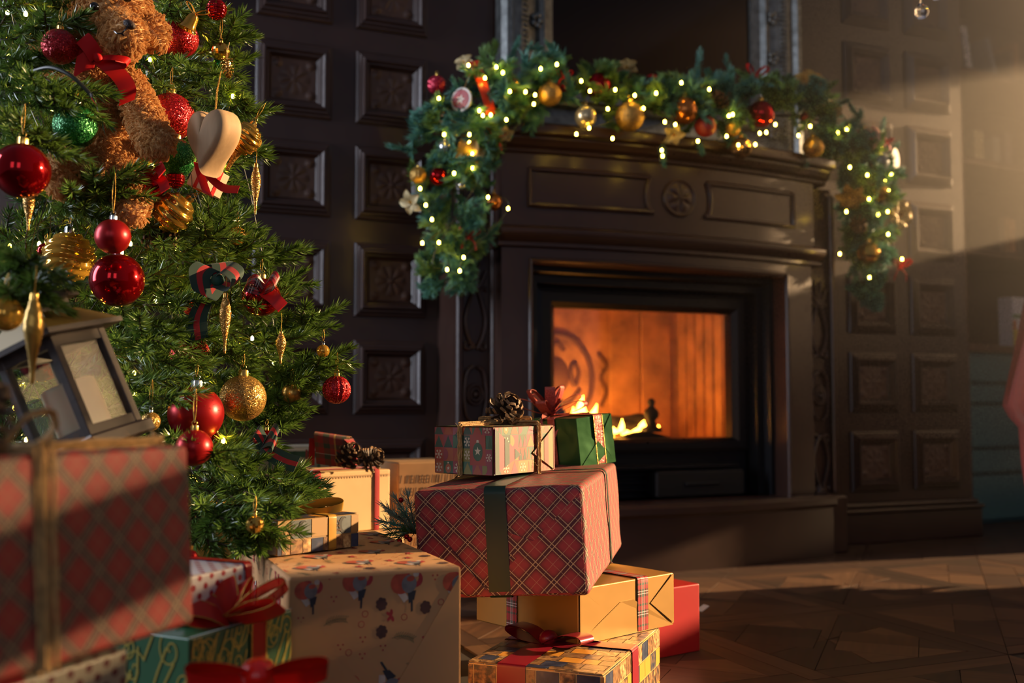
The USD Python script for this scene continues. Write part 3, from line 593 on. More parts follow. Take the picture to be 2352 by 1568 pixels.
def ribbon(name, P, wd, width, mat, parent, th=0.0008, label=None):
    P = np.asarray(P, float); v, f = strip(P, wd, width, th); k = len(P)
    L = np.r_[0, np.cumsum(np.linalg.norm(np.diff(P, axis=0), axis=1))]
    uv = np.vstack([np.c_[np.full(k, a), L] for a in (0, 1, 1, 0)])
    return obj(name, (v, f), mat, parent, uv=uv, normals=smooth_n(v, f), label=label)
def smooth_n(v, f):
    n = np.zeros_like(v); c = np.cross(v[f[:, 1]] - v[f[:, 0]], v[f[:, 2]] - v[f[:, 0]])
    for k in range(3): np.add.at(n, f[:, k], c)
    return n / np.maximum(np.linalg.norm(n, axis=1, keepdims=True), 1e-12)
def loop(c, d, n, L, H, tight=0.5, k=26):
    c, d, n = np.asarray(c, float), unit(d), unit(n)
    return spline([c, c + d * L * 0.45 + n * H * 0.75, c + d * L * 0.92 + n * H * 0.9, c + d * L + n * H * 0.45, c + d * L * 0.6 + n * H * 0.02, c + d * 0.002 - n * 0.001], k)
def bow(parent, c, d, n, L, H, width, mat, tails=(), tilt=0.0, knot=True, name='bow_loop'):
    """Two loops along +-d standing along n, a knot, and tails given as control points from the knot."""
    c, d, n = np.asarray(c, float), unit(d), unit(n); wdir = unit(np.cross(d, n))
    for sg in (1, -1):
        ribbon(name, loop(c, d * sg, n, L, H), unit(wdir + n * tilt), width, mat, parent)
    for t in tails: ribbon('ribbon_tail', spline([c] + [c + d * a + n * b + wdir * e for a, b, e in t], 18), unit(wdir + n * 0.25), width, mat, parent)
    if knot: obj('knot', mv(sphere(1, 16, 10), c + n * width * 0.2, np.stack([d, wdir, n], 1), (width * 0.42, width * 0.5, width * 0.36)), mat, parent, smooth=True)
CONE = plain('pine_cone_brown', '3a2718', 0.6, bump=0.4, scale=300.0, vary=0.3, vscale=60.0)
CONET = plain('pine_cone_tip', '7a5a38', 0.6, vary=0.3, vscale=80.0)
def pine_cone(h, r, n=64, seed=0, open_=0.9):
    """An open cone: a thin core and spiral scales that end in thick little shields."""
    rs = random.Random(seed); sc, tp = [], []
    n = int(n * 0.85); core = lathe([(0, 0), (r * 0.30, h * 0.1), (r * 0.32, h * 0.45), (r * 0.2, h * 0.8), (0, h * 0.95)], 10)
    for i in range(n):
        t = (i + 0.5) / n; a = i * 2.39996; z = h * (0.02 + 0.86 * t); R_ = r * (math.sin(math.pi * (0.26 + 0.66 * t)) ** 0.7); el = -0.25 + 1.45 * t ** 1.3 + rs.uniform(-0.08, 0.08) - 0.3 * (open_ - 0.7)
        d = np.array([math.cos(a) * math.cos(el), math.sin(a) * math.cos(el), math.sin(el)]); b = np.array([math.cos(a) * r * 0.22, math.sin(a) * r * 0.22, z])
        s_ = unit((-math.sin(a), math.cos(a), 0)); u = np.cross(d, s_); Ls = R_ * rs.uniform(0.78, 0.95); w = r * 0.20 * rs.uniform(0.85, 1.1); th = r * 0.025
        def ring(p, ww, tt): return [p - s_ * ww - u * tt, p + s_ * ww - u * tt, p + s_ * ww + u * tt, p - s_ * ww + u * tt]
        v = np.array(ring(b, w * 0.35, th) + ring(b + d * Ls * 0.55, w * 0.8, th) + ring(b + d * Ls * 0.86 + u * th * 1.5, w, th * 1.4))
        q = [(k * 4 + m, k * 4 + (m + 1) % 4, k * 4 + 4 + (m + 1) % 4, k * 4 + 4 + m) for k in range(2) for m in range(4)]
        sc.append((v, quads(q)))
        p0 = b + d * Ls * 0.86 + u * th * 1.5
        v = np.array(ring(p0, w, th * 1.4) + ring(p0 + d * Ls * 0.12 + u * th * 1.2, w * 0.75, th * 3.2) + [p0 + d * Ls * 0.17 + u * th * 4])
        tp.append((v, np.vstack([quads([(m, (m + 1) % 4, 4 + (m + 1) % 4, 4 + m) for m in range(4)]), [(4 + m, 4 + (m + 1) % 4, 8) for m in range(4)]])))
    return join([core] + sc), join(tp)
def put_cone(parent, c, axis, h, r, seed, name='pine_cone', tip=CONET, base=CONE, n=64, open_=0.9):
    a, b = pine_cone(h, r, n, seed, open_); R_ = frame_z(axis)
    m = obj(name, mv(a, c, R_), base, parent, smooth=False); obj('scale_tips', mv(b, c, R_), tip, m, smooth=False, kind='stuff'); return m

def plaid(name, red, dark, cream, period, band=0.0):
    """Diagonal tartan print: cream double lines on darkened bands over red, with a fine line between."""
    e = 1.0 / period; half = [(0.0, 1.0)]
    def ramp_line():
        return dict(interpolate=False, ramp=[(0, (0, 0, 0)), (0.065, (1, 1, 1)), (0.098, (0, 0, 0)), (0.49, (0.42,) * 3), (0.508, (0, 0, 0)), (0.902, (1, 1, 1)), (0.935, (0, 0, 0))])
    def ramp_dark():
        k = band
        return dict(ramp=[(0, (1 - k,) * 3), (0.10, (0.85,) * 3), (0.17, (0.3,) * 3), (0.28, (0,) * 3), (0.72, (0,) * 3), (0.83, (0.3,) * 3), (0.90, (0.85,) * 3), (1, (1 - k,) * 3)])
    nd = {'t': ('texture_coordinate', {}), 's': ('separate_xyz', {}), 'a': ('math', dict(math_type='add')), 'b': ('math', dict(math_type='subtract')),
          'nb': ('noise_texture', dict(scale=14.0, detail=4.0)), 'bm': ('bump', dict(strength=0.35, distance=0.004)), 'p': ('principled_bsdf', dict(roughness=0.55, specular_ior_level=0.3))}
    lk = [('t.UV', 's.vector'), ('s.x', 'a.value1'), ('s.y', 'a.value2'), ('s.x', 'b.value1'), ('s.y', 'b.value2'), ('t.object', 'nb.vector'), ('nb.fac', 'bm.height'), ('bm.normal', 'p.normal')]
    for q in 'ab':
        nd['m' + q] = ('math', dict(math_type='multiply', value2=e / math.sqrt(2))); nd['f' + q] = ('math', dict(math_type='fraction')); nd['w' + q] = ('math', dict(math_type='floored_modulo', value2=1.0))
        nd['l' + q] = ('rgb_ramp', ramp_line()); nd['d' + q] = ('rgb_ramp', ramp_dark())
        lk += [(q + '.value', f'm{q}.value1'), (f'm{q}.value', f'w{q}.value1'), (f'w{q}.value', f'l{q}.fac'), (f'w{q}.value', f'd{q}.fac')]
        del nd['f' + q]
    nd['dm'] = ('mix', dict(mix_type='screen', fac=1.0)); nd['lm'] = ('mix', dict(mix_type='lighten', fac=1.0))
    nd['c1'] = ('mix', dict(color1=lin(red), color2=lin(dark))); nd['c2'] = ('mix', dict(color2=lin(cream))); nd['k'] = ('math', dict(math_type='multiply', value2=0.82))
    lk += [('da.color', 'dm.color1'), ('db.color', 'dm.color2'), ('la.color', 'lm.color1'), ('lb.color', 'lm.color2'), ('dm.color', 'c1.fac'), ('c1.color', 'c2.color1'), ('lm.color', 'k.value1'), ('k.value', 'c2.fac'), ('c2.color', 'p.base_color')]
    return material(name, nd, lk, 'p.BSDF')
def crumple(name, color, rough, metal, scale=9.0, strength=0.5, dist=0.01, **kw):
    return material(name, {'t': ('texture_coordinate', {}), 'n': ('noise_texture', dict(scale=scale, detail=3.0, roughness=0.45)), 'v': ('voronoi_texture', dict(scale=scale * 1.3, feature='smooth_f1', smoothness=0.6)), 'a': ('math', dict(math_type='add')), 'b': ('bump', dict(strength=strength, distance=dist)), 'p': ('principled_bsdf', dict(base_color=lin(color), roughness=rough, metallic=metal, **kw))},
                    [('t.object', 'n.vector'), ('t.object', 'v.vector'), ('n.fac', 'a.value1'), ('v.distance', 'a.value2'), ('a.value', 'b.height'), ('b.normal', 'p.normal')], 'p.BSDF')
PLAID = plaid('red_plaid_paper', '93353a', '44222b', 'c4ac84', 0.0295)
PLAID2 = plaid('red_plaid_paper_banded', '973732', '56423c', 'a88b68', 0.0300, 0.05)
JUTE = plain('jute_twine', 'b08a56', 0.8, bump=0.9, scale=500.0, vary=0.3, vscale=150.0)
SATG = plain('dark_green_satin', '0b2c20', 0.45, specular_ior_level=0.4)
KRAFT = crumple('kraft_paper', 'c6a273', 0.6, 0.0, 7.0, 0.4, 0.006, specular_ior_level=0.35)
def twine(pts, r=0.0018, n=4, seed=0):
    rs = random.Random(seed); out = []
    pts = np.asarray(pts, float)
    for k in range(n):
        o = np.array([rs.uniform(-1, 1) for _ in range(3)]) * r * 1.7
        w = np.array([[rs.uniform(-1, 1) for _ in range(3)] for _ in range(len(pts))]) * r * 0.5
        out.append(tube(pts + o + w, r, 5))
    return join(out)
def fuzz(pts, n, L, seed, rad=0.0002):
    rs = random.Random(seed); out = []
    for _ in range(n):
        p = np.asarray(pts[rs.randrange(len(pts))]); d = unit([rs.uniform(-1, 1), rs.uniform(-1, 1), rs.uniform(-0.3, 1)]); e = unit([rs.uniform(-1, 1) for _ in range(3)])
        out.append(tube(spline([p, p + d * L * 0.5, p + d * L * 0.8 + e * L * 0.4], 6), rad, 3))
    return join(out)

# --- the stack in the middle
g = Gift('gift_box', 'photo collage paper gift with wide dark red satin ribbon at the bottom of the stack', (0.0928, 1.665, 0.0), -0.3756, 0, 0, 0.2078, 0.3326, 0.105, plain('collage_cream_paper', 'c9a86e', 0.35, bump=0.05, specular_ior_level=0.6), r=0.003, bulge=0.0005, cat='gift')
PHOTO = [material(f'collage_photo_{k}', {'t': ('texture_coordinate', {}), 'n': ('voronoi_texture', dict(scale=sc, feature='smooth_f1', smoothness=0.4)), 'n2': ('noise_texture', dict(scale=sc * 2.2, detail=5.0)), 'r': ('rgb_ramp', dict(ramp=[(0.25, lin(a)), (0.42, lin(b)), (0.55, lin(c)), (0.75, lin(d))])), 'p': ('principled_bsdf', dict(roughness=0.35, specular_ior_level=0.6))},
        [('t.object', 'n.vector'), ('t.object', 'n2.vector'), ('n2.fac', 'r.fac'), ('r.color', 'p.base_color')], 'p.BSDF') for k, (a, b, c, d, sc) in enumerate([('1e1c22', '4a3a30', '8a6340', 'c09a62', 45), ('20283c', '2c3348', '5d4c40', '9a7148', 55), ('2a221c', '6e4b30', '8f6a44', '3b4a34', 50), ('39302a', '7c5a3c', 'b08a58', 'd8bf8e', 60), ('1a2030', '222c44', '2d3650', '4a4a55', 30)])]
OCH = plain('collage_ochre', 'c98a35', 0.35); OCHT = plain('collage_lettering', '5b3415', 0.5)
def collage(g, f, cell, seed, ox=0.0, oy=0.0, gap=0.0016, label=True, flip=False):
    rs = random.Random(seed); a, b = g.size(f); by = {}
    y = -oy; row = 0
    while y < b:
        x = -ox - (cell * 0.5 if row % 2 else 0)
        while x < a:
            w_ = cell * rs.choice((0.7, 1.0, 1.0)); k = rs.choice((0, 0, 1, 2, 3, 4, 5)); by.setdefault(k, []).append(sbox(x, y, x + w_ - gap, y + cell * 0.8 - gap)); x += w_
        y += cell * 0.8; row += 1
    for k, sh in by.items(): g.print_(f, sh, OCH if k == 5 else PHOTO[k], 'printed_photo', inset=0.0005)
for f, sd in (('f', 1), ('r', 2), ('t', 3)): collage(g, f, 0.036, sd, 0.008, 0.012)
DRED = plain('dark_red_satin', '7c0c20', 0.35, specular_ior_level=0.5)
g.band('x', -0.035, 0.044, DRED); g.band('y', 0.0, 0.036, DRED, off=0.0022)
bow(g.t, (-0.03, -0.02, 0.108), (1, -0.35, 0), (0, 0, 1), 0.075, 0.022, 0.034, DRED, [[(0.03, 0.004, -0.03), (0.06, 0.002, -0.05)]])

g = Gift('gift_box', 'pale gold foil gift with a red tartan ribbon under the big plaid box', (0.1078, 1.8141, 0.1062), -0.8408, 0.0, 0.0, 0.2505, 0.2336, 0.088, crumple('gold_foil', 'a87f42', 0.42, 0.55, 5.0, 0.3, 0.01), r=0.0025, bulge=0.0008, seed=4)
W_, H_ = g.size('r')
g.flap('r', [(0.0, 0.002), (W_ * 0.02, 0.001), (W_ * 0.98, 0.001), (W_ * 0.55, H_ * 0.62), (W_ * 0.42, H_ * 0.62)], th=0.0008)
g.flap('r', [(0.003, H_ * 0.98), (0.003, 0.004), (W_ * 0.28, H_ * 0.48)], e=0.001, th=0.0008); g.flap('r', [(W_ - 0.003, H_ * 0.98), (W_ - 0.003, 0.004), (W_ * 0.74, H_ * 0.50)], e=0.001, th=0.0008)
def tartan(name, base, stripes_u, stripes_v, period, rough=0.45):
    """Woven check: ramps across the ribbon (u from 0 to 1) and along it (metres)."""
    nd = {'t': ('texture_coordinate', {}), 's': ('separate_xyz', {}), 'm': ('math', dict(math_type='multiply', value2=1 / period)), 'w': ('math', dict(math_type='floored_modulo', value2=1.0)), 'ru': ('rgb_ramp', dict(interpolate=False, ramp=stripes_u)), 'rv': ('rgb_ramp', dict(interpolate=False, ramp=stripes_v)), 'x': ('mix', dict(fac=0.5)), 'p': ('principled_bsdf', dict(roughness=rough))}
    return material(name, nd, [('t.UV', 's.vector'), ('s.x', 'ru.fac'), ('s.y', 'm.value1'), ('m.value', 'w.value1'), ('w.value', 'rv.fac'), ('ru.color', 'x.color1'), ('rv.color', 'x.color2'), ('x.color', 'p.base_color')], 'p.BSDF')
RD, DK, WH, GN, YL = lin('a3121d'), lin('0e2018'), lin('cfd4d0'), lin('123d2c'), lin('c9a03a')
TARTAN = tartan('red_tartan_ribbon', None, [(0, DK), (0.06, RD), (0.2, DK), (0.3, RD), (0.38, WH), (0.41, GN), (0.47, WH), (0.5, GN), (0.58, WH), (0.61, RD), (0.7, DK), (0.8, RD), (0.94, DK)], [(0, RD), (0.18, DK), (0.3, WH), (0.34, DK), (0.42, WH), (0.46, DK), (0.55, RD), (0.75, GN), (0.85, RD)], 0.034)
g.band('y', 0.035, 0.026, TARTAN); g.band('x', -0.03, 0.026, TARTAN)

g = Gift('gift_box', 'large red diagonal plaid gift with dark green satin ribbon in the middle of the stack', (0.0324, 1.7769, 0.2008), -0.2127, 0.0216, -0.0541, 0.2635, 0.45, 0.1625, PLAID, r=0.009, bulge=0.006, seed=9)
for a_, b_ in (([(0.008, 0.135), (0.115, 0.004), (0.008, 0.012)], 1), ([(0.258, 0.15), (0.258, 0.008), (0.10, 0.004)], 2)): g.flap('f', a_, th=0.0012, e=0.001 * b_)
g.flap('f', [(0.125, 0.082), (0.24, 0.003), (0.245, 0.06), (0.15, 0.095)], e=0.0005)
g.band('x', -0.002, 0.033, SATG, off=0.003); g.band('y', 0.035, 0.012, SATG, off=0.003)

g = Gift('gift_box', 'small gift in colourful geometric paper tied with jute twine and a pine cone', (-0.0291, 1.7646, 0.369), -0.6917, 0.0076, -0.0044, 0.1296, 0.1606, 0.0785, plain('geometric_paper_base', '5d371f', 0.5, bump=0.1, scale=60.0), r=0.003, bulge=0.001, seed=5)
GEO = {k: plain('geo_' + k, c, 0.5) for k, c in dict(red='8e2a1c', orange='96451f', green='26482c', olive='716a28', pine='183a2d', pink='8e4555', rose='82283a', mint='325a42', cream='b9ad96').items()}
def flake(x, y, r, rot=0.0):
    out = []
    for k in range(6):
        a = rot + k * math.pi / 3; e = (x + r * math.cos(a), y + r * math.sin(a)); out.append(LineString([(x, y), e]))
        for s_ in (-0.6, 0.6):
            m_ = (x + 0.6 * r * math.cos(a), y + 0.6 * r * math.sin(a)); out.append(LineString([m_, (m_[0] + 0.4 * r * math.cos(a + s_), m_[1] + 0.4 * r * math.sin(a + s_))]))
    return unary_union([l.buffer(r * 0.07, quad_segs=1) for l in out])
def star(x, y, r, n=5, k=0.42, rot=math.pi / 2): return Polygon([(x + (r if i % 2 == 0 else r * k) * math.cos(rot + i * math.pi / n), y + (r if i % 2 == 0 else r * k) * math.sin(rot + i * math.pi / n)) for i in range(2 * n)])
def geo(g, f, seed):
    rs = random.Random(seed); a, b = g.size(f); c = 0.0215; lay = {}
    cols = ['red', 'orange', 'green', 'olive', 'pine', 'rose', 'mint']
    for j in range(int(b / c) + 1):
        for i in range(int(a / c) + 1):
            x, y = i * c, j * c; k = rs.choice(cols); lay.setdefault((0, k), []).append(sbox(x, y, x + c, y + c)); kind = rs.random(); k2 = rs.choice([q for q in cols + ['pink', 'orange'] if q != k])
            if kind < 0.55:
                nt_ = rs.choice((1, 1, 2))
                for t in range(nt_): lay.setdefault((1, k2), []).append(Polygon([(x + c * (t / nt_ + 0.04), y + 0.001), (x + c * ((t + 1) / nt_ - 0.04), y + 0.001), (x + c * (t + 0.5) / nt_, y + c * 0.96)]))
            elif kind < 0.75: lay.setdefault((2, 'cream'), []).append(flake(x + c / 2, y + c / 2, c * 0.36))
            elif kind < 0.87: lay.setdefault((1, k2), []).append(Point(x, y + c / 2).buffer(c / 2).intersection(sbox(x, y, x + c, y + c)))
            else:
                lay.setdefault((1, k2), []).append(affinity.scale(Point(x + c / 2, y + c * 0.44).buffer(c * 0.36), 0.8, 1)); lay.setdefault((2, 'cream'), []).append(star(x + c / 2, y + c * 0.44, c * 0.16)); lay.setdefault((2, 'cream'), []).append(sbox(x + c * 0.42, y + c * 0.82, x + c * 0.58, y + c * 0.92))
    if f == 'f':                                                     # the bauble with a star, in the middle of the near face
        cx, cy = 0.098, 0.040; lay.setdefault((3, 'red'), []).append(sbox(cx - 0.017, cy - 0.024, cx + 0.017, cy + 0.026)); lay.setdefault((4, 'green'), []).append(affinity.scale(Point(cx, cy - 0.002).buffer(0.0135), 0.78, 1.1)); lay.setdefault((5, 'cream'), []).append(star(cx, cy - 0.001, 0.0075)); lay.setdefault((5, 'cream'), []).append(Polygon([(cx - 0.003, cy + 0.013), (cx + 0.003, cy + 0.013), (cx + 0.002, cy + 0.0175), (cx - 0.002, cy + 0.0175)]))
        lay.setdefault((3, 'rose'), []).append(sbox(cx + 0.017, cy - 0.024, cx + 0.0305, cy + 0.002)); lay.setdefault((5, 'cream'), []).append(flake(cx + 0.024, cy - 0.011, 0.0065))
    for (z, k), sh in sorted(lay.items()): g.print_(f, sh, GEO[k], 'printed_shape', e=0.0006 + 0.00012 * z, inset=0.0012)
geo(g, 'f', 3); geo(g, 'r', 8); geo(g, 't', 5)
W_, H_ = g.size('r')
for pts_, k in (([(0.002, H_ - 0.002), (0.002, 0.002), (W_ * 0.42, H_ * 0.40)], 1), ([(W_ - 0.002, H_ - 0.002), (W_ - 0.002, 0.002), (W_ * 0.62, H_ * 0.42)], 2)):
    v_, f_ = poly(Polygon(pts_), 0.0012); obj('fold_flap', g.face('r', (v_, f_), 0.0018), GEO['rose' if k == 1 else 'olive'], g.t, smooth=False)
    g.print_('r', [Polygon(pts_).intersection(sbox(a_, 0, a_ + 0.012, 0.1)) for a_ in np.arange(0.0, W_, 0.026)], GEO['pine' if k == 1 else 'red'], 'printed_shape', e=0.0034)
for s_, lo in ((-0.018, 0), (0.045, 1)):
    pass
for ax, pos_ in (('x', -0.005), ('y', 0.035)):
    a = (g.d if ax == 'x' else g.w) / 2 + 0.0025; q = [(-a, 0.0)] + [(-a, g.h * t) for t in (0.25, 0.5, 0.75)] + [(-a, g.h + 0.001), (-a * 0.9, g.h + 0.004), (-a * 0.4, g.h + 0.004), (0, g.h + 0.006), (a * 0.4, g.h + 0.004), (a * 0.9, g.h + 0.004), (a, g.h + 0.001)] + [(a, g.h * t) for t in (0.75, 0.5, 0.25, 0)]
    P_ = np.array([(pos_, x, z) if ax == 'x' else (x, pos_, z) for x, z in q]); P_ = spline(P_, 46)
    tw = obj('twine', join([twine(P_ + np.array([0.0028 * k if ax == 'x' else 0, 0 if ax == 'x' else 0.0028 * k, 0]), 0.0015, 2, seed=k + 10) for k in (-1.5, -0.5, 0.5, 1.5)]), JUTE, g.t)
    obj('loose_fibres', fuzz(P_, 70, 0.012, 5 + len(ax)), JUTE, tw, smooth=False, kind='stuff')
tb = obj('twine_bow', join([twine(loop((-0.005, 0.035, g.h + 0.006), d_, (0, 0, 1), 0.045, 0.008), 0.0014, 3, seed=30) for d_ in ((1, 0.5, 0), (-0.8, -0.6, 0))]), JUTE, g.t)
put_cone(g.t, (-0.012, 0.035, g.h + 0.016), (0.55, -0.2, 0.45), 0.04, 0.030, 3, n=54, open_=0.7)

g = Gift('gift_box', 'glossy green foil gift with a pink glitter ribbon and pull bow on the stack', (0.1217, 1.9936, 0.369), -0.9447, 0.1103, -0.0157, 0.1362, 0.0868, 0.0928, crumple('green_foil', '2a5f32', 0.34, 0.6, 7.0, 0.8, 0.014), r=0.002, bulge=0.0012, seed=6)
W_, H_ = g.size('r')
g.flap('r', [(0.001, H_ - 0.001), (0.001, 0.001), (W_ * 0.46, H_ * 0.46)], th=0.001); g.flap('r', [(W_ - 0.001, H_ - 0.001), (W_ - 0.001, 0.001), (W_ * 0.6, H_ * 0.5)], th=0.001, e=0.0006); g.flap('r', [(0.001, 0.001), (W_ * 0.98, 0.001), (W_ * 0.54, H_ * 0.48)], th=0.001, e=0.0012)
PINK = glitter('pink_glitter_ribbon', 'c2584c', 1300.0, 0.55, 0.25, 0.4)
GEDGE = glitter('gold_thread', 'd8a24a', 1500.0, 0.6, 0.8, 0.3)
g.band('y', 0.008, 0.021, PINK); g.band('x', -0.005, 0.021, PINK)
for s_ in (-0.0105, 0.0105): g.band('y', 0.008 + s_, 0.0012, GEDGE, 'ribbon_edge', off=0.0022)
c0 = np.array([-0.040, -0.018, g.h + 0.004])
# loop directions given in the room and turned into the box's own frame
for (dx, dy, dz, L, H) in [(-0.02, -0.3, 1.0, 0.048, 0.012), (-0.75, -0.3, 0.62, 0.055, 0.016), (0.5, -0.3, 0.85, 0.052, 0.015), (0.85, -0.2, 0.35, 0.060, 0.018), (-1.0, 0.0, 0.22, 0.062, 0.018), (0.95, -0.4, 0.12, 0.064, 0.02), (-0.4, -0.9, 0.3, 0.045, 0.014), (0.3, 0.6, 0.7, 0.05, 0.014), (-0.6, 0.5, 0.5, 0.05, 0.014)]:
    d_ = g.R.T @ unit((dx, dy, dz)); n_v = unit(np.cross(np.cross(d_, (0, 0, 1.0)) if abs(dz) < 0.9 else g.R.T @ np.array([0, 1.0, 0]), d_)); n_v = n_v if abs(dz) < 0.9 else g.R.T @ np.array([0, -1.0, 0])
    ribbon('bow_loop', loop(c0, d_, n_v, L * 1.15, H * 1.1), unit(np.cross(d_, n_v)), 0.020, PINK, g.t)
td = [g.R.T @ np.array(v) for v in ((-0.02, -0.04, -0.01), (-0.035, -0.055, -0.06))]
ribbon('ribbon_tail', spline([c0, c0 + td[0], c0 + g.R.T @ np.array((-0.01, -0.06, -0.05)), c0 + g.R.T @ np.array((0.01, -0.065, -0.035))], 16), g.R.T @ unit((0.3, 0.2, 0.9)), 0.02, PINK, g.t)
g = Gift('gift_box', 'plain glossy red gift on the floor at the right of the stack', (0.2926, 2.0501, 0.0), 0.608, 0, 0, 0.1345, 0.0768, 0.131, crumple('red_paper', '9c0b13', 0.4, 0.0, 4.0, 0.12, 0.006), r=0.003, bulge=0.0006, seed=7)
g = thing('paper_tag', 'small white paper tag on the floor behind the red gift', 'tag', atz(1612, 1409, 0.0)); tg = rotz(0.4) @ roty(-0.5)
obj('card', mv(bx(-0.012, 0.012, -0.012, 0.012, 0, 0.0006), (0.008, 0.03, 0.007), tg), plain('white_card', 'd8d2cc', 0.7), g, smooth=False)

# --- the robin paper box and the little collage box on it
ROB = crumple('robin_paper_kraft', 'b98a5c', 0.6, 0.0, 6.0, 0.25, 0.005, specular_ior_level=0.3)
g = Gift('gift_box', 'big kraft gift printed with red robins, cones and sprigs in the foreground', (-0.2442, 1.4761, 0.0), 0.4004, 0, 0, 0.2215, 0.4001, 0.277, ROB, r=0.005, bulge=0.0009, seed=2)
RB = {k: plain('robin_' + k, c, 0.6, vary=v, vscale=70.0) for k, c, v in (('orange', 'a8452c', 0.35), ('grey', '6f6a68', 0.3), ('dark', '2b2a30', 0.2), ('white', 'b5a596', 0.2), ('red', '9c2a2c', 0.2), ('green', '54583a', 0.3), ('brown', '4a2a24', 0.3))}
def robin(x, y, s, rot, fl):
    """Body, breast, wing, tail and red cap of a small bird, in a unit frame."""
    P = {'grey': Point(0.05, 0.05).buffer(0.34), 'orange': Point(-0.22, 0.12).buffer(0.40).difference(Point(0.16, 0.02).buffer(0.36)), 'white': Polygon([(-0.42, -0.2), (-0.12, -0.22), (0.02, -0.5), (-0.2, -0.62)]), 'dark': Polygon([(0.0, -0.22), (0.34, -0.26), (0.20, -0.62), (0.16, -0.58), (0.10, -1.0), (0.02, -1.02), (0.06, -0.66), (-0.02, -0.7)]), 'red': Point(0.36, 0.16).buffer(0.30).difference(Point(0.24, 0.26).buffer(0.27)).union(affinity.scale(Point(-0.1, 0.42).buffer(0.2), 1.4, 0.5))}
    P['white'] = P['white'].union(Point(0.42, 0.36).buffer(0.12)); P['orange'] = P['orange'].union(affinity.scale(Point(0.18, 0.22).buffer(0.13), 1.2, 0.8))
    return {k: affinity.translate(affinity.rotate(affinity.scale(p, s * fl, s, origin=(0, 0)), rot, origin=(0, 0)), x, y) for k, p in P.items()}
def sprig_print(x, y, L, rot, rs):
    c = [(0, 0), (L * 0.35, L * 0.08), (L * 0.7, L * 0.03), (L, -L * 0.1)]; p = spline([(a, b, 0) for a, b in c], 12)[:, :2]; out = [LineString(p).buffer(L * 0.012)]
    for i in range(1, 11):
        for s_ in (-1, 1): d = p[i] - p[i - 1]; a = math.atan2(d[1], d[0]) + s_ * 0.75; out.append(LineString([p[i], p[i] + L * 0.22 * np.array([math.cos(a), math.sin(a)])]).buffer(L * 0.011, quad_segs=1))
    return affinity.translate(affinity.rotate(unary_union(out), rot, origin=(0, 0)), x, y)
def robins(g, f, seed, birds):
    rs = random.Random(seed); a, b = g.size(f); lay = {}; busy = []
    def add(k, p): lay.setdefault(k, []).append(p)
    for x, y, s, r_, fl in birds:
        for k, p in robin(x, y, s, r_, fl).items(): add(k, p)
        busy.append((x, y, s * 0.75)); busy.append((x + s * 0.7 * math.sin(math.radians(r_)), y - s * 0.7 * math.cos(math.radians(r_)), s * 0.3))
    for _ in range(700):
        x, y = rs.uniform(0, a), rs.uniform(0, b); kind = rs.choice(('sprig', 'sprig', 'cone', 'dots', 'holly', 'flower')); R_ = {'sprig': 0.016, 'cone': 0.010, 'dots': 0.007, 'holly': 0.009, 'flower': 0.006}[kind]
        if any((x - p) ** 2 + (y - q) ** 2 < (R_ + r_) ** 2 for p, q, r_ in busy): continue
        busy.append((x, y, R_))
        if kind == 'sprig': add('green', sprig_print(x - 0.013, y, 0.028, rs.uniform(0, 360), rs)) if False else add('green', affinity.rotate(sprig_print(x - 0.014, y, 0.028, 0, rs), rs.uniform(0, 360), origin=(x, y)))
        elif kind == 'cone': add('brown', unary_union([Point(x + 0.0045 * math.cos(t), y + 0.0055 * math.sin(t)).buffer(0.0032, quad_segs=2) for t in np.linspace(0, 6.28, 8)[:-1]] + [Point(x, y).buffer(0.004)]))
        elif kind == 'dots': [add('red', Point(x + 0.0035 * math.cos(t), y + 0.0035 * math.sin(t)).buffer(0.0012, quad_segs=2)) for t in (0.5, 2.6, 4.7)]
        elif kind == 'holly': add('red', unary_union([affinity.rotate(affinity.scale(Point(x, y + 0.004).buffer(0.0035, quad_segs=2), 0.6, 1.2), t, origin=(x, y)) for t in (0, 55, 140, 200)]))
        else: add('red', Point(x, y).buffer(0.0042, quad_segs=3).difference(Point(x, y).buffer(0.0034, quad_segs=3)))
    for i, k in enumerate(('green', 'brown', 'red', 'white', 'dark', 'grey', 'orange')):
        if k in lay: g.print_(f, lay[k], RB[k], 'printed_' + {'green': 'sprigs', 'brown': 'cones', 'red': 'berries', 'white': 'down', 'dark': 'tails', 'grey': 'birds', 'orange': 'breasts'}[k], e=0.0006 + 0.00008 * i, inset=0.0045, kind='stuff')
robins(g, 'f', 4, [(0.025, 0.258, 0.027, 8, 1), (0.085, 0.264, 0.030, 5, 1), (0.148, 0.258, 0.033, 8, 1), (0.214, 0.255, 0.030, 0, 1), (0.012, 0.185, 0.030, 70, 1), (0.128, 0.135, 0.034, 205, -1), (0.072, 0.14, 0.028, 240, 1), (0.145, 0.105, 0.034, 118, -1), (0.215, 0.19, 0.030, -80, 1), (0.205, 0.095, 0.032, -85, 1), (0.05, 0.06, 0.03, 30, 1)])
robins(g, 't', 6, [(0.04, 0.06, 0.03, 0, 1), (0.11, 0.08, 0.03, 10, 1), (0.17, 0.05, 0.03, 0, 1), (0.07, 0.15, 0.03, 5, 1), (0.15, 0.17, 0.03, 0, 1), (0.19, 0.26, 0.03, 0, 1), (0.10, 0.27, 0.03, 0, 1), (0.2, 0.36, 0.03, 0, 1)])
robins(g, 'l', 9, [(0.06, 0.2, 0.03, 0, 1), (0.16, 0.22, 0.03, 20, 1), (0.27, 0.18, 0.03, 0, 1), (0.34, 0.23, 0.03, 40, 1)])
for pts_, e in (([(0.004, 0.235), (0.004, 0.02), (0.115, 0.118)], 0.0006), ([(0.2165, 0.262), (0.2165, 0.02), (0.115, 0.105)], 0.0008)): g.flap('f', pts_, e=e, th=0.0009)

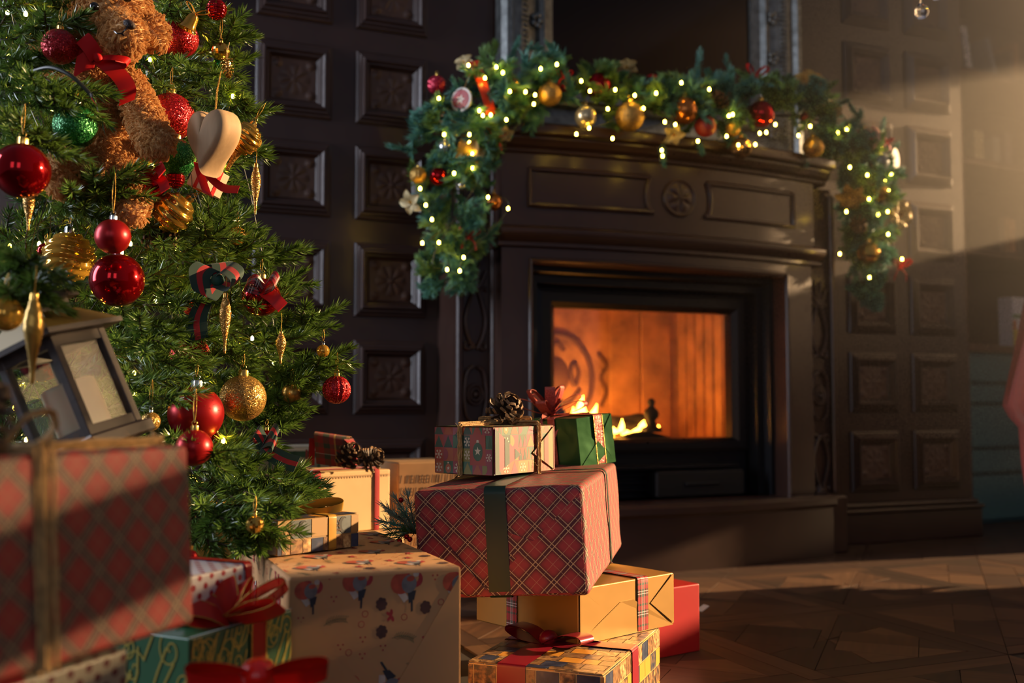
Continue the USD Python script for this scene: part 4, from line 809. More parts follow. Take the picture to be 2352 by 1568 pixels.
g = Gift('gift_box', 'small flat photo collage gift with yellow satin ribbon on the robin box', (-0.3066, 1.4903, 0.2785), 0.8216, 0, 0, 0.1396, 0.10, 0.0474, plain('collage_dark_cream', '8a6b40', 0.5), r=0.003, bulge=0.0006, seed=8)
W_, H_ = g.size('f'); cw = W_ / 4
KR = plain('collage_kraft', '94703f', 0.5)
for i in range(5):
    x = -0.012 + i * 0.0345
    if i % 2 == 0: g.print_('f', [sbox(x, 0.0215, x + 0.033, 0.0465)], KR, 'printed_panel', inset=0.001)
    else: g.print_('f', [sbox(x, 0.0215, x + 0.033, 0.0465)], plain('collage_slate', '4a5152', 0.5, vary=0.3, vscale=50.0), 'printed_photo', inset=0.001); g.print_('f', [affinity.scale(Point(x + 0.02, 0.034).buffer(0.0105), 0.8, 1.1).difference(affinity.scale(Point(x + 0.023, 0.034).buffer(0.0085), 0.75, 1.1))], plain('collage_wreath', '17181a', 0.5), 'printed_wreath', e=0.0014)
    for xx, ww, k in ((x, 0.019, 4 if i % 2 == 0 else 2), (x + 0.020, 0.013, 0 if i % 2 == 0 else 3)): g.print_('f', [sbox(xx, 0.001, xx + ww, 0.0195)], PHOTO[k], 'printed_photo', inset=0.001)
for i, xc in enumerate((0.030, 0.104)):                              # the paper lies upside down, and so does its writing
    for txt, hh, yy in (('Happy', 0.0042, 0.0275), ('New', 0.0042, 0.0335), ('Year', 0.0042, 0.0395)):
        m_ = meshkit.text_mesh(txt, hh, 0.0002); m_.apply_translation([-m_.bounds[:, 0].mean(), -m_.bounds[:, 1].mean(), 0]); v_ = np.array(m_.vertices) * [-1, -1, 1] + [xc - 0.006, yy, 0]
        obj('printed_lettering', g.face('f', (v_, np.array(m_.faces)), 0.0013), OCHT, g.t, smooth=False)
collage(g, 't', 0.035, 5)
YSAT = plain('yellow_satin', 'a87c2a', 0.36)
g.band('x', 0.022, 0.013, YSAT); g.band('y', 0.0, 0.013, YSAT, off=0.0022)
c0 = np.array([-0.012, 0.0, g.h + 0.003]); dr = g.R.T @ unit((0.95, 0.3, 0.0))
bow(g.t, c0, dr, (0, 0, 1), 0.072, 0.016, 0.015, YSAT, [[(-0.05, 0.012, 0.004), (-0.09, 0.016, 0.02)], [(0.005, 0.008, -0.012), (0.004, -0.003, -0.03)]], tilt=1.6)

# --- kraft boxes behind
g = Gift('gift_box', 'plain kraft gift under the kraft gift with red velvet ribbon', (-0.352, 2.075, 0.0), 0.55, 0, 0, 0.22, 0.17, 0.234, KRAFT, r=0.003, seed=12)
g = Gift('gift_box', 'pale kraft gift with narrow red velvet ribbon and a tartan bow behind the tree', (-0.3586, 2.0813, 0.235), 0.68, 0, 0, 0.1797, 0.14, 0.1184, KRAFT, r=0.003, bulge=0.002, seed=3)
g.print_('f', [Polygon([(x, 0.108), (x + 0.0045, 0.108), (x + 0.00225, 0.1035)]) for x in np.arange(0.002, 0.178, 0.006)] + [sbox(0.001, 0.1088, 0.179, 0.1096)], plain('kraft_print', '9c7a50', 0.6), 'printed_border', kind='stuff')
RVEL = plain('red_velvet', '950a10', 0.8, sheen_weight=0.1, bump=0.3, scale=700.0)
g.band('x', 0.058, 0.011, RVEL, th=0.002); g.band('y', -0.02, 0.011, RVEL, th=0.002); g.band('x', -0.075, 0.016, RVEL, th=0.002)
TART2 = tartan('dusky_tartan_cloth', None, [(0, lin('6b3a1c')), (0.1, lin('8c1f1a')), (0.25, lin('2f3a26')), (0.42, lin('8c1f1a')), (0.55, lin('b98a3a')), (0.6, lin('5d241b')), (0.78, lin('2f3a2c')), (0.9, lin('8e6a33'))], [(0, lin('7d1f1a')), (0.3, lin('33392c')), (0.5, lin('9a9a94')), (0.54, lin('7d1f1a')), (0.8, lin('33392c'))], 0.042, 0.8)
tq = lambda x, y, d=1.98: g.R.T @ (at(x, y, d) - g.pos)
ctr = [(724, 1068, 1.99), (732, 1030, 1.985), (742, 1003, 1.98), (770, 998, 1.975)]
P_ = spline([tq(768, 1070, 1.96), tq(765, 1035, 1.955), tq(762, 1004, 1.96), tq(768, 1000, 1.985), tq(774, 1040, 2.0), tq(776, 1070, 2.0)], 26)
ribbon('tartan_bow', P_, g.R.T @ unit((0.97, 0.05, -0.14)), 0.068, TART2, g.t, 0.002)
P_ = spline([tq(806, 1070, 1.955), tq(810, 1025, 1.95), tq(800, 1010, 1.96), tq(806, 1015, 1.99), tq(812, 1068, 1.99)], 22); ribbon('tartan_bow', P_, g.R.T @ unit((0.6, 0.7, 0)), 0.02, RVEL, g.t, 0.002)
P_ = spline([tq(715, 1068, 1.99), tq(716, 1035, 1.985), tq(717, 1006, 1.985)], 10); ribbon('velvet_tail', P_, g.R.T @ unit((0.8, 0.5, 0)), 0.012, RVEL, g.t, 0.002)
put_cone(g.t, tq(795, 1058, 1.955), g.R.T @ unit((0.5, -0.5, 0.7)), 0.035, 0.024, 21, n=48); put_cone(g.t, tq(838, 1060, 1.96), g.R.T @ unit((0.85, -0.3, 0.35)), 0.035, 0.023, 22, n=48)
g = Gift('gift_box', 'tall kraft gift with rows of brown printed lettering behind the plaid box', (-0.2100, 2.2650, 0.0), 0.45, 0, 0, 0.1412, 0.16, 0.362, plain('brown_kraft', '8d6a45', 0.6, vary=0.1), r=0.004, seed=13)
LB = plain('brown_lettering', '3c2416', 0.6)
ls = []
for j in range(9):
    rs = random.Random(j); x = 0.004
    while x < 0.135:
        w_ = rs.uniform(0.005, 0.009); y = 0.335 - 0.026 * j
        q = rs.random(); sl = 0.003
        ls.append(Polygon([(x, y - 0.017), (x + 0.0025, y - 0.017), (x + 0.0025 + sl, y), (x + sl, y)]))
        if q < 0.4: ls.append(Polygon([(x + w_ * 0.5, y - 0.017), (x + w_ * 0.5 + 0.0025, y - 0.017), (x + w_ * 0.5 + 0.0025 + sl, y), (x + w_ * 0.5 + sl, y)]))
        elif q < 0.7: ls += [sbox(x + 0.002, y - yy_ - 0.002, x + w_, y - yy_) for yy_ in (0.001, 0.008, 0.015)]
        x += w_ + 0.004
g.print_('f', ls, LB, 'printed_lettering', kind='stuff')
g = Gift('gift_box', 'white gift with green and red plaid lines in the far background', (at(655, 1032, 2.33)[0] - 0.02, 2.40, 0.0), 0.42, 0, 0, 0.34, 0.10, 0.388, plain('cream_paper', '8a8474', 0.6), r=0.004, seed=14)
g.print_('f', [sbox(0, 0.362, 0.34, 0.376)] + [sbox(x, 0.0, x + 0.008, 0.38) for x in np.arange(0.02, 0.34, 0.055)], plain('plaid_green_line', '1f4a35', 0.6), 'printed_stripe'); g.print_('f', [sbox(x, 0.0, x + 0.005, 0.38) for x in np.arange(0.048, 0.34, 0.055)], plain('plaid_red_line', '7c2a26', 0.6), 'printed_stripe', e=0.0014); g.print_('f', [sbox(0, 0.377, 0.34, 0.384)], plain('plaid_white_line', 'b9b8ae', 0.6), 'printed_stripe', e=0.0013)
# gold embossed box deep under the tree
gp = atz(500, 1185, 0.318); g = Gift('gift_box', 'mustard gold gift with a pale knit pattern half hidden under the tree', (-0.535, 1.79, 0.0), 0.25, 0, 0, 0.24, 0.16, 0.318, plain('mustard_paper', '9a7a2c', 0.5), r=0.003, seed=15)
MU = plain('mustard_print', 'b59240', 0.5); ms = []
for k, y in enumerate(np.arange(0.31, 0.1, -0.016)):
    if k % 3 == 0: ms.append(LineString([(x, y - (0.004 if i % 2 else 0)) for i, x in enumerate(np.arange(0, 0.24, 0.005))]).buffer(0.0006)); ms.append(LineString([(x, y - 0.006 - (0.004 if i % 2 else 0)) for i, x in enumerate(np.arange(0, 0.24, 0.005))]).buffer(0.0006))
    elif k % 3 == 1: ms += [Polygon([(x - 0.005, y - 0.010), (x + 0.005, y - 0.010), (x, y)]) for x in np.arange(0.01, 0.24, 0.018)]
    else: ms += [sbox(0, y, 0.24, y + 0.0008)] + [Point(x, y - 0.006).buffer(0.0012, quad_segs=2) for x in np.arange(0.005, 0.24, 0.008)]
g.print_('f', ms, MU, 'printed_knit', kind='stuff')
bl = thing('bauble', 'small shiny red bauble beside the upper corner of the front plaid gift', 'ornament', at(434, 1282, 1.22)); obj('ball', sphere(pxl(30, 1.22) / 2 * 1.4, 28, 20), plain('shiny_red_small', 'b00c12', 0.12, 0.6), bl, smooth=True); obj('cap', lathe([(0.0045, 0.0105), (0.0045, 0.015), (0.0, 0.015)], 14), plain('gold_cap_s', 'c9a050', 0.25, 0.9), bl)

# --- left foreground
DOTS = lambda name, bgc, dot: material(name, {'t': ('texture_coordinate', {}), 'm': ('vector_math', dict(math_type='multiply', vector2=(52.0, 52.0, 0.0))), 's': ('separate_xyz', {}), 'a': ('math', dict(math_type='add')), 'b': ('math', dict(math_type='subtract')), 'c': ('combine_xyz', {}), 'f': ('vector_math', dict(math_type='fraction')), 'o': ('vector_math', dict(math_type='subtract', vector2=(0.5, 0.5, 0.0))), 'l': ('vector_math', dict(math_type='length')), 'k': ('math', dict(math_type='less_than', value2=0.26)), 'x': ('mix', dict(color1=lin(bgc), color2=lin(dot))), 'p': ('principled_bsdf', dict(roughness=0.4))},
    [('t.UV', 'm.vector1'), ('m.vector', 's.vector'), ('s.x', 'a.value1'), ('s.y', 'a.value2'), ('s.x', 'b.value1'), ('s.y', 'b.value2'), ('a.value', 'c.x'), ('b.value', 'c.y'), ('c.vector', 'f.vector1'), ('f.vector', 'o.vector1'), ('o.vector', 'l.vector1'), ('l.value', 'k.value1'), ('k.value', 'x.fac'), ('x.color', 'p.base_color')], 'p.BSDF')
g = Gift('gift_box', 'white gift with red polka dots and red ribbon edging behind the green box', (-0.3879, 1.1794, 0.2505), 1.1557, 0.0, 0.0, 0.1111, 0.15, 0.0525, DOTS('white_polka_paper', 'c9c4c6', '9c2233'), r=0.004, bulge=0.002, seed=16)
RSAT = plain('red_satin', 'b01018', 0.3)
g.band('y', 0.055, 0.02, RSAT); g.band('x', 0.044, 0.012, RSAT)
GS = crumple('green_swirl_paper', '2c5a38', 0.3, 0.0, 5.0, 0.15, 0.005, specular_ior_level=0.7)
g = Gift('gift_box', 'green gift printed with gold swirls and an organza ribbon bow', (-0.3783, 1.1817 - 0.012, 0.0), 1.1237, 0, 0, 0.1647, 0.20, 0.2491, GS, r=0.0025, bulge=0.0006, seed=17)
def swirls(f, seed):
    rs = random.Random(seed); a, b = g.size(f); out = []
    for _ in range(34):
        x, y = rs.uniform(0, a), rs.uniform(b - 0.14, b); r0 = rs.uniform(0.009, 0.016); sg = rs.choice((-1, 1)); a0 = rs.uniform(0, 6.28)
        p = [(x + (r0 * (1 - t) + 0.001) * math.cos(a0 + sg * 8.5 * t), y + (r0 * (1 - t) + 0.001) * 1.25 * math.sin(a0 + sg * 8.5 * t)) for t in np.linspace(0, 1, 30)]
        out.append(LineString(p).buffer(0.0009))
        tx, ty = p[0]; q = spline([(tx, ty, 0), (tx + rs.uniform(0.004, 0.012), ty + 0.02, 0), (tx + rs.uniform(0.01, 0.03), ty + 0.05, 0)], 12)[:, :2]; out.append(LineString(q).buffer(0.0013))
    return [unary_union(out)]
GSW = plain('gold_swirl_print', 'a99a48', 0.3, 0.3)
for f, sd in (('f', 3), ('l', 4), ('r', 5)): g.print_(f, swirls(f, sd), GSW, 'printed_swirl', kind='stuff')
EDG = plain('white_worn_edge', 'd9dcd2', 0.25)
g.print_('t', [sbox(0.0, 0.0, 0.1647, 0.0022)], EDG, 'worn_edge', inset=0.0)
ORG = material('red_organza', {'tr': ('transparent_bsdf', dict(color=(1, 0.6, 0.55))), 'p': ('principled_bsdf', dict(base_color=lin('d03a30'), roughness=0.35)), 'tl': ('translucent_bsdf', dict(color=lin('d8392c'))), 'm1': ('mix_closure', dict(fac=0.4)), 'm': ('mix_closure', dict(fac=0.66))}, [('p.BSDF', 'm1.closure1'), ('tl.BSDF', 'm1.closure2'), ('tr.BSDF', 'm.closure1'), ('m1.closure', 'm.closure2')], 'm.closure')
g.band('x', 0.022, 0.024, ORG); 
for s_ in (-0.012, 0.012): g.band('x', 0.022 + s_, 0.002, GEDGE, 'ribbon_edge', off=0.0024)
g.band('y', 0.03, 0.024, plain('dark_red_ribbon', '6e1018', 0.4)); 
c0 = np.array([-0.012, -0.088, g.h + 0.004])
for (dx, dy, dz, L, H) in [(-0.9, 0.1, 0.25, 0.085, 0.022), (0.7, 0.2, 0.3, 0.085, 0.024), (0.95, -0.2, 0.15, 0.075, 0.02), (-0.7, -0.4, 0.1, 0.07, 0.02), (0.2, 0.7, 0.5, 0.06, 0.02), (-0.3, 0.6, 0.5, 0.06, 0.02)]:
    d_ = g.R.T @ unit((dx, dy, dz)); n_v = unit(np.array([0, 0, 1.0]) - d_ * d_[2]); wv = unit(np.cross(d_, n_v)); lp = loop(c0, d_, n_v, L, H); L, H = L * 0.8, H * 0.7; lp = loop(c0, d_, n_v, L, H); wv = unit(wv * 0.8 + n_v * 0.5)
    ribbon('bow_loop', lp, wv, 0.026, ORG, g.t)
    for s_ in (-0.013, 0.013): ribbon('bow_edge', lp + wv * s_, wv, 0.0014, GEDGE, g.t)
# the tall polka box that carries the front plaid gift
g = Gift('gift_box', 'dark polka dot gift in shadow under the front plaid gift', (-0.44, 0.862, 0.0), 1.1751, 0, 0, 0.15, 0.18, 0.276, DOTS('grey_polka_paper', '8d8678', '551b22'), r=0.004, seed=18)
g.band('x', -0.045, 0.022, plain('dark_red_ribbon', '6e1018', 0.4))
g = Gift('gift_box', 'big blurred red plaid gift tied with jute twine at the left front', (-0.4333, 0.8643, 0.2842), 1.1751, -0.0596, -0.009, 0.215, 0.25, 0.157, PLAID2, r=0.006, bulge=0.003, seed=19)
JT2 = JUTE
xb = -0.055
for ax, pos_ in (('x', xb), ('y', -0.085)):
    a = (g.d if ax == 'x' else g.w) / 2 + 0.003; q = [(-a, 0.0), (-a, g.h * 0.5), (-a, g.h + 0.002), (-a * 0.9, g.h + 0.004), (0, g.h + 0.005), (a * 0.9, g.h + 0.004), (a, g.h + 0.002), (a, g.h * 0.5), (a, 0)]
    P_ = spline(np.array([(pos_, x, z) if ax == 'x' else (x, pos_, z) for x, z in q]), 40)
    tw = obj('twine', join([twine(P_ + np.array([0.0034 * k if ax == 'x' else 0, 0 if ax == 'x' else 0.0034 * k, 0]), 0.0017, 2, seed=k + 50) for k in (-1.5, -0.5, 0.5, 1.5)]), JT2, g.t); obj('loose_fibres', fuzz(P_, 50, 0.014, 51), JT2, tw, smooth=False, kind='stuff')
obj('twine_bow', join([twine(loop((xb, -0.085, g.h + 0.006), d_, (0, 0, 1), 0.062, 0.03), 0.0016, 3, seed=60) for d_ in ((1, 0.2, 0), (-0.9, 0.4, 0))]), JT2, g.t)
put_cone(g.t, (xb - 0.035, -0.088, g.h + 0.012), (0.2, -0.3, 0.8), 0.045, 0.026, 23)
# a glossy red bow at the very bottom, on a gift below the frame
gb = Gift('gift_box', 'low red gift with a glossy scarlet bow cut by the bottom edge', (-0.272, 0.965, 0.0), 0.5, 0, 0, 0.15, 0.13, 0.20, crumple('scarlet_paper', '8e1016', 0.35, 0.0, 4.0, 0.1, 0.005), r=0.004, seed=20)
SCAR = plain('scarlet_gloss', 'e01a0c', 0.25)
c0 = gb.R.T @ (at(592, 1566, 0.95) - gb.pos); dr = gb.R.T @ unit((0.95, 0.2, 0.0))
bow(gb.t, c0, dr, (0, 0, 1), 0.062, 0.014, 0.040, SCAR, [], tilt=0.7)
gb.band('x', c0[0], 0.03, SCAR); gb.band('y', c0[1], 0.03, SCAR)
# ---------------------------------------------------------------- the Christmas tree
random.seed(21); rng = np.random.default_rng(21)
def needles(curve, per_m, L, w, rg, spread=(0.70, 1.0), flat=0.45, up=np.array([0, 0, 1.0])):
    """Bent strips all round a twig, leaning forward, closer to the tip at its end: five points and three triangles each."""
    c = np.asarray(curve, float); seg = np.linalg.norm(np.diff(c, axis=0), axis=1); acc = np.r_[0, np.cumsum(seg)]; n = max(8, int(per_m * acc[-1]))
    t = np.sort(rg.random(n)) ** 0.92 * acc[-1]
    p = np.stack([np.interp(t, acc, c[:, k]) for k in range(3)], 1)
    i = np.clip(np.searchsorted(acc, t) - 1, 0, len(seg) - 1); T = np.diff(c, axis=0)[i] / seg[i][:, None]
    A = np.cross(T, up + 0.01); A /= np.maximum(np.linalg.norm(A, axis=1, keepdims=True), 1e-9); B = np.cross(A, T)
    ph = rg.uniform(0, 2 * math.pi, n); ph = ph - flat * np.sin(2 * ph)
    end = np.clip((t / acc[-1] - 0.75) / 0.25, 0, 1); a = rg.uniform(*spread, n) * (1 - 0.6 * end)
    d = np.cos(a)[:, None] * T + np.sin(a)[:, None] * (np.cos(ph)[:, None] * A + np.sin(ph)[:, None] * B)
    ln = (L * rg.uniform(0.75, 1.1, n) * (1 - 0.25 * end))[:, None]
    W = np.cross(d, rg.normal(size=(n, 3))); W /= np.maximum(np.linalg.norm(W, axis=1, keepdims=True), 1e-9); W *= w / 2
    mid = p + d * ln * 0.55; tip = p + d * ln + T * ln * 0.10 + B * ln * 0.06
    v = np.stack([p - W * 0.6, p + W * 0.6, mid - W, mid + W, tip], 1).reshape(-1, 3)
    f = (np.array([[0, 1, 3], [0, 3, 2], [2, 3, 4]])[None] + 5 * np.arange(n)[:, None, None]).reshape(-1, 3)
    return v, f
def needle_mat(name, a, b, rough=0.33, trans=0.22):
    return material(name, {'g': ('geometry', {}), 'r': ('rgb_ramp', dict(ramp=[(0, lin(a)), (1, lin(b))])), 'p': ('principled_bsdf', dict(roughness=rough, specular_ior_level=0.55)), 't': ('translucent_bsdf', {}), 'm': ('mix_closure', dict(fac=trans))},
        [('g.random_per_island', 'r.fac'), ('r.color', 'p.base_color'), ('r.color', 't.color'), ('p.BSDF', 'm.closure1'), ('t.BSDF', 'm.closure2')], 'm.closure')
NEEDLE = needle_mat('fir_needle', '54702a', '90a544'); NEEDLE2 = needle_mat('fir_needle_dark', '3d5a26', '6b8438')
STEM = plain('fir_stem', '3d3320', 0.8)
TX, TY = -0.86, 1.98
tree = thing('christmas_tree', 'decorated artificial fir Christmas tree filling the left side', 'Christmas tree', (0, 0, 0))
obj('trunk', tube([(TX, TY, z) for z in np.linspace(0.02, 2.2, 12)], np.linspace(0.035, 0.012, 12), 10), plain('tree_trunk', '3a2a1c', 0.9, bump=0.6), tree)
obj('stand', lathe([(0.0, 0.0), (0.16, 0.0), (0.16, 0.02), (0.05, 0.05), (0.045, 0.12), (0.0, 0.12)], 20), plain('tree_stand', '1f2a1c', 0.6), tree, loc=(TX, TY, 0))
def branch(b, t, sides, rg, mat=NEEDLE, dens=2000, L=0.0225, w=0.0020, sag=0.0, side_len=0.5, stem_r=0.0016):
    b, t = np.asarray(b, float), np.asarray(t, float); l = np.linalg.norm(t - b); d = (t - b) / l
    perp = rg.normal(size=3); perp -= d * (perp @ d); perp = unit(perp)
    main = spline([b, b + d * l * 0.35 + perp * l * 0.02 + [0, 0, -sag * l * 0.6], b + d * l * 0.7 + [0, 0, -sag * l * 0.5], t], 10)
    cs = [main]; A = unit(np.cross(d, [0.05, 0.1, 1.0])); Bv = np.cross(A, d)
    for k in range(sides):
        u = 0.22 + 0.6 * (k + 0.5) / sides; s_ = 1 if k % 2 else -1; p = main[int(u * 9)]; roll = rg.uniform(-0.7, 0.7)
        sd = unit(d * 0.72 + s_ * 0.72 * (A * math.cos(roll) + Bv * math.sin(roll))); sl = l * side_len * (1.05 - 0.55 * u) * rg.uniform(0.8, 1.15)
        cs.append(spline([p, p + sd * sl * 0.5, p + sd * sl + d * sl * 0.08], 6))
    st = obj('branch', join([tube(c, np.linspace(stem_r * 1.3, stem_r * 0.6, len(c)), 4, caps=False) for c in cs]), STEM, tree, smooth=False)
    obj('needles', join([needles(c, dens, L, w, rg) for c in cs]), mat, st, smooth=False, kind='stuff')
# branch ends seen in the photograph: from (x, y, depth) to (x, y, depth), side twigs
HERO = [(640, 850, 1.78, 808, 797, 1.72, 5), (620, 860, 1.78, 775, 838, 1.70, 4), (590, 770, 1.80, 765, 712, 1.72, 6), (560, 690, 1.80, 700, 622, 1.74, 5), (560, 620, 1.82, 684, 565, 1.76, 5),
        (540, 700, 1.74, 655, 660, 1.66, 4), (480, 730, 1.70, 640, 690, 1.60, 6), (560, 780, 1.76, 700, 770, 1.68, 5), (600, 900, 1.78, 712, 852, 1.70, 5), (610, 960, 1.78, 695, 905, 1.70, 4), (570, 1000, 1.76, 690, 960, 1.70, 5), (620, 860, 1.76, 690, 880, 1.66, 3),
        (470, 640, 1.72, 600, 540, 1.66, 6), (420, 600, 1.70, 540, 470, 1.64, 6), (380, 600, 1.66, 520, 520, 1.58, 6), (440, 560, 1.75, 580, 480, 1.70, 4),
        (430, 130, 1.80, 578, 78, 1.78, 5), (440, 60, 1.80, 570, 62, 1.80, 4), (440, 200, 1.80, 582, 128, 1.78, 5), (430, 170, 1.74, 560, 230, 1.70, 5), (440, 240, 1.75, 607, 262, 1.70, 6), (470, 330, 1.78, 612, 350, 1.74, 5), (420, 340, 1.75, 540, 400, 1.70, 4), (400, 60, 1.76, 520, 20, 1.72, 4), (340, 40, 1.72, 440, 20, 1.68, 4), (380, 130, 1.72, 480, 190, 1.66, 5), (330, 150, 1.68, 440, 240, 1.62, 4), (420, 250, 1.74, 520, 310, 1.66, 4), (470, 400, 1.8, 560, 440, 1.74, 4),
        (120, 500, 1.52, 310, 380, 1.42, 5), (150, 440, 1.55, 300, 440, 1.45, 5), (110, 460, 1.56, 260, 520, 1.48, 5), (270, 520, 1.60, 420, 560, 1.54, 4), (300, 480, 1.62, 360, 520, 1.54, 3),
        (0, 200, 1.45, 130, 200, 1.36, 4), (20, 290, 1.42, 150, 360, 1.34, 5), (0, 330, 1.42, 90, 300, 1.32, 4), (60, 100, 1.52, 200, 30, 1.46, 5), (0, 90, 1.54, 120, 50, 1.48, 4), (60, 170, 1.50, 150, 110, 1.44, 4), (90, 170, 1.48, 215, 240, 1.40, 5), (30, 240, 1.45, 170, 250, 1.37, 4), (0, 20, 1.55, 80, 5, 1.50, 3), (100, 30, 1.58, 170, 5, 1.52, 3), (0, 130, 1.5, 70, 140, 1.42, 4),
        (0, 560, 1.22, 120, 690, 1.14, 6), (0, 620, 1.20, 85, 590, 1.13, 4), (0, 690, 1.20, 70, 700, 1.12, 4),
        (250, 860, 1.56, 425, 930, 1.40, 5), (230, 780, 1.58, 400, 790, 1.46, 6), (260, 800, 1.58, 420, 850, 1.48, 5), (240, 720, 1.60, 380, 750, 1.50, 5), (330, 700, 1.64, 470, 690, 1.56, 5), (360, 760, 1.64, 500, 770, 1.56, 5), (250, 900, 1.55, 320, 960, 1.46, 4), (300, 940, 1.58, 400, 1000, 1.48, 4), (380, 850, 1.62, 470, 840, 1.54, 3), (450, 800, 1.68, 590, 830, 1.60, 5), (470, 860, 1.68, 580, 870, 1.62, 4), (480, 900, 1.66, 560, 960, 1.58, 3),
        (420, 1050, 1.58, 560, 1010, 1.52, 4), (440, 1080, 1.60, 610, 1050, 1.54, 6), (460, 1130, 1.60, 700, 1090, 1.56, 6), (430, 1110, 1.58, 660, 1130, 1.52, 7), (500, 1110, 1.66, 750, 1140, 1.62, 6), (560, 1100, 1.68, 765, 1160, 1.64, 4), (400, 1010, 1.52, 500, 1060, 1.36, 5), (420, 1040, 1.48, 500, 1040, 1.36, 4), (430, 1120, 1.48, 497, 1290, 1.37, 5), (490, 1130, 1.47, 560, 1255, 1.36, 5), (530, 1140, 1.46, 640, 1232, 1.36, 6), (560, 1130, 1.46, 668, 1180, 1.39, 5), (560, 1160, 1.45, 600, 1268, 1.36, 4), (450, 1140, 1.46, 535, 1215, 1.36, 5), (610, 1090, 1.52, 735, 1135, 1.50, 5), (380, 1020, 1.55, 420, 1170, 1.50, 4), (430, 1180, 1.58, 440, 1240, 1.54, 3), (540, 1120, 1.62, 700, 1180, 1.58, 4), (580, 960, 1.72, 640, 1040, 1.66, 4), (640, 1080, 1.72, 728, 1105, 1.66, 4)]
for bx_, by_, bd, tx_, ty_, td_, ns in HERO: branch(at(bx_, by_, bd), at(tx_, ty_, td_), ns, rng, NEEDLE, sag=rng.uniform(-0.05, 0.08))
SIL = Polygon([(-60, -40), (520, -40), (535, 150), (560, 280), (540, 420), (570, 560), (640, 650), (680, 760), (700, 850), (650, 950), (580, 1040), (640, 1110), (650, 1150), (540, 1190), (470, 1200), (420, 1150), (330, 1050), (-60, 1050)])
nfill = 0
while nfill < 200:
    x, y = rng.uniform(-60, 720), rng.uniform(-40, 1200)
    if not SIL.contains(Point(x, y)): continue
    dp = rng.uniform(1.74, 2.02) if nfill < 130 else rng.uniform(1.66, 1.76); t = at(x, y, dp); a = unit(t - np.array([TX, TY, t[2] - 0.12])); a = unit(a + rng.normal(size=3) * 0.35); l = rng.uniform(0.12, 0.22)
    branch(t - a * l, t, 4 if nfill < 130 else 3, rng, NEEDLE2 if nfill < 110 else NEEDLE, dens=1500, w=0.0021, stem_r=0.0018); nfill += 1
# bare inner limbs that carry the twigs
for k in range(16):
    z = 0.25 + 0.09 * k; a = rng.uniform(-1.5, 0.5); r = 0.55 * (1 - k / 26)
    obj('limb', tube([(TX + r * t * math.cos(a), TY + r * t * math.sin(a), z + 0.10 * t) for t in np.linspace(0, 0.75, 6)], np.linspace(0.006, 0.003, 6), 5), STEM, tree, smooth=False)
# string lights on the tree
WARM = (1.0, 0.60, 0.05)
BULB = glow('warm_led', WARM, 90.0); WIRE = plain('dark_wire', '12160f', 0.5)
def string_lights(name, label, pts, group=None, r=0.0029, wire=True):
    t = thing(name, label, 'string lights', (0, 0, 0))
    if wire:
        q = [np.asarray(p) + np.array([0, 0.012, 0]) for p in pts]
        obj('wire', tube(spline(q, 5 * len(q)), 0.0009, 4), WIRE, t)
    for p in pts:
        b = obj('bulb', lathe([(0.0, -r * 1.4), (r * 0.9, -r), (r, 0.0), (r * 0.85, r), (0.0, r * 1.7)], 10), BULB, t, smooth=True, loc=p)
    return t
tl = [(59, 32, 1.50), (20, 130, 1.62), (150, 475, 1.56), (150, 700, 1.62), (214, 738, 1.56), (163, 778, 1.50), (33, 937, 1.50), (309, 903, 1.55), (470, 875, 1.66), (513, 1012, 1.50), (440, 1095, 1.66), (390, 700, 1.72), (520, 650, 1.74), (300, 560, 1.68), (90, 560, 1.66), (110, 420, 1.70), (175, 140, 1.68), (120, 250, 1.70), (330, 60, 1.80), (480, 300, 1.80), (570, 900, 1.76), (430, 560, 1.76), (350, 380, 1.74), (230, 430, 1.66), (620, 790, 1.78), (60, 1010, 1.62), (240, 640, 1.70), (540, 800, 1.72)]
_r = random.Random(77)
while len(tl) < 56:
    x, y = _r.uniform(0, 640), _r.uniform(20, 1120)
    if SIL.contains(Point(x, y)): tl.append((x, y, _r.uniform(1.64, 1.80)))
string_lights('tree_lights', 'warm white string lights wound through the Christmas tree', [at(*p) for p in tl])
# ---------------------------------------------------------------- ornaments on the tree
random.seed(31); rng = np.random.default_rng(31)
def shiny(name, c, rough=0.1, metal=0.85): return plain(name, c, rough, metal, specular_ior_level=0.8)
RSH = shiny('red_mirror_glass', '98040c'); RMT = plain('red_satin_ball', '960b10', 0.34, 0.6); RGL = glitter('red_glitter', 'a80f18', 750.0, 0.8, 0.6, 0.3); GGL = glitter('green_glitter', '1c6a2c', 750.0, 0.8, 0.6, 0.3)
GOGL = glitter('gold_glitter', 'b58a42', 900.0, 0.75, 0.7, 0.3); GOS = plain('gold_satin_ball', 'b98f45', 0.3, 0.8); GOM = shiny('gold_mirror', 'c0913a', 0.12); DGL = glitter('dark_green_glitter', '0f2a1a', 800.0, 0.8, 0.5, 0.3)
CAPG = plain('gold_cap', 'c9a050', 0.22, 0.95); CAPS = plain('silver_cap', 'b9bdb9', 0.2, 0.95); CORD = plain('gold_cord', 'b58c3c', 0.35, 0.8, bump=0.5, scale=900.0)
def cap_mesh(R, k=1.0):
    r = 0.2 * R * k; h = 0.26 * R * k
    v, f = lathe([(r, R * 0.965), (r * 1.02, R * 0.98), (r, R * 0.965 + h * 0.75), (r * 0.85, R * 0.965 + h), (0.0, R * 0.965 + h * 1.02)], 16)
    a = np.arctan2(v[:, 1], v[:, 0]); g_ = 1 + 0.07 * np.cos(8 * a); v[:, 0] *= g_; v[:, 1] *= g_
    return v, f, R * 0.965 + h
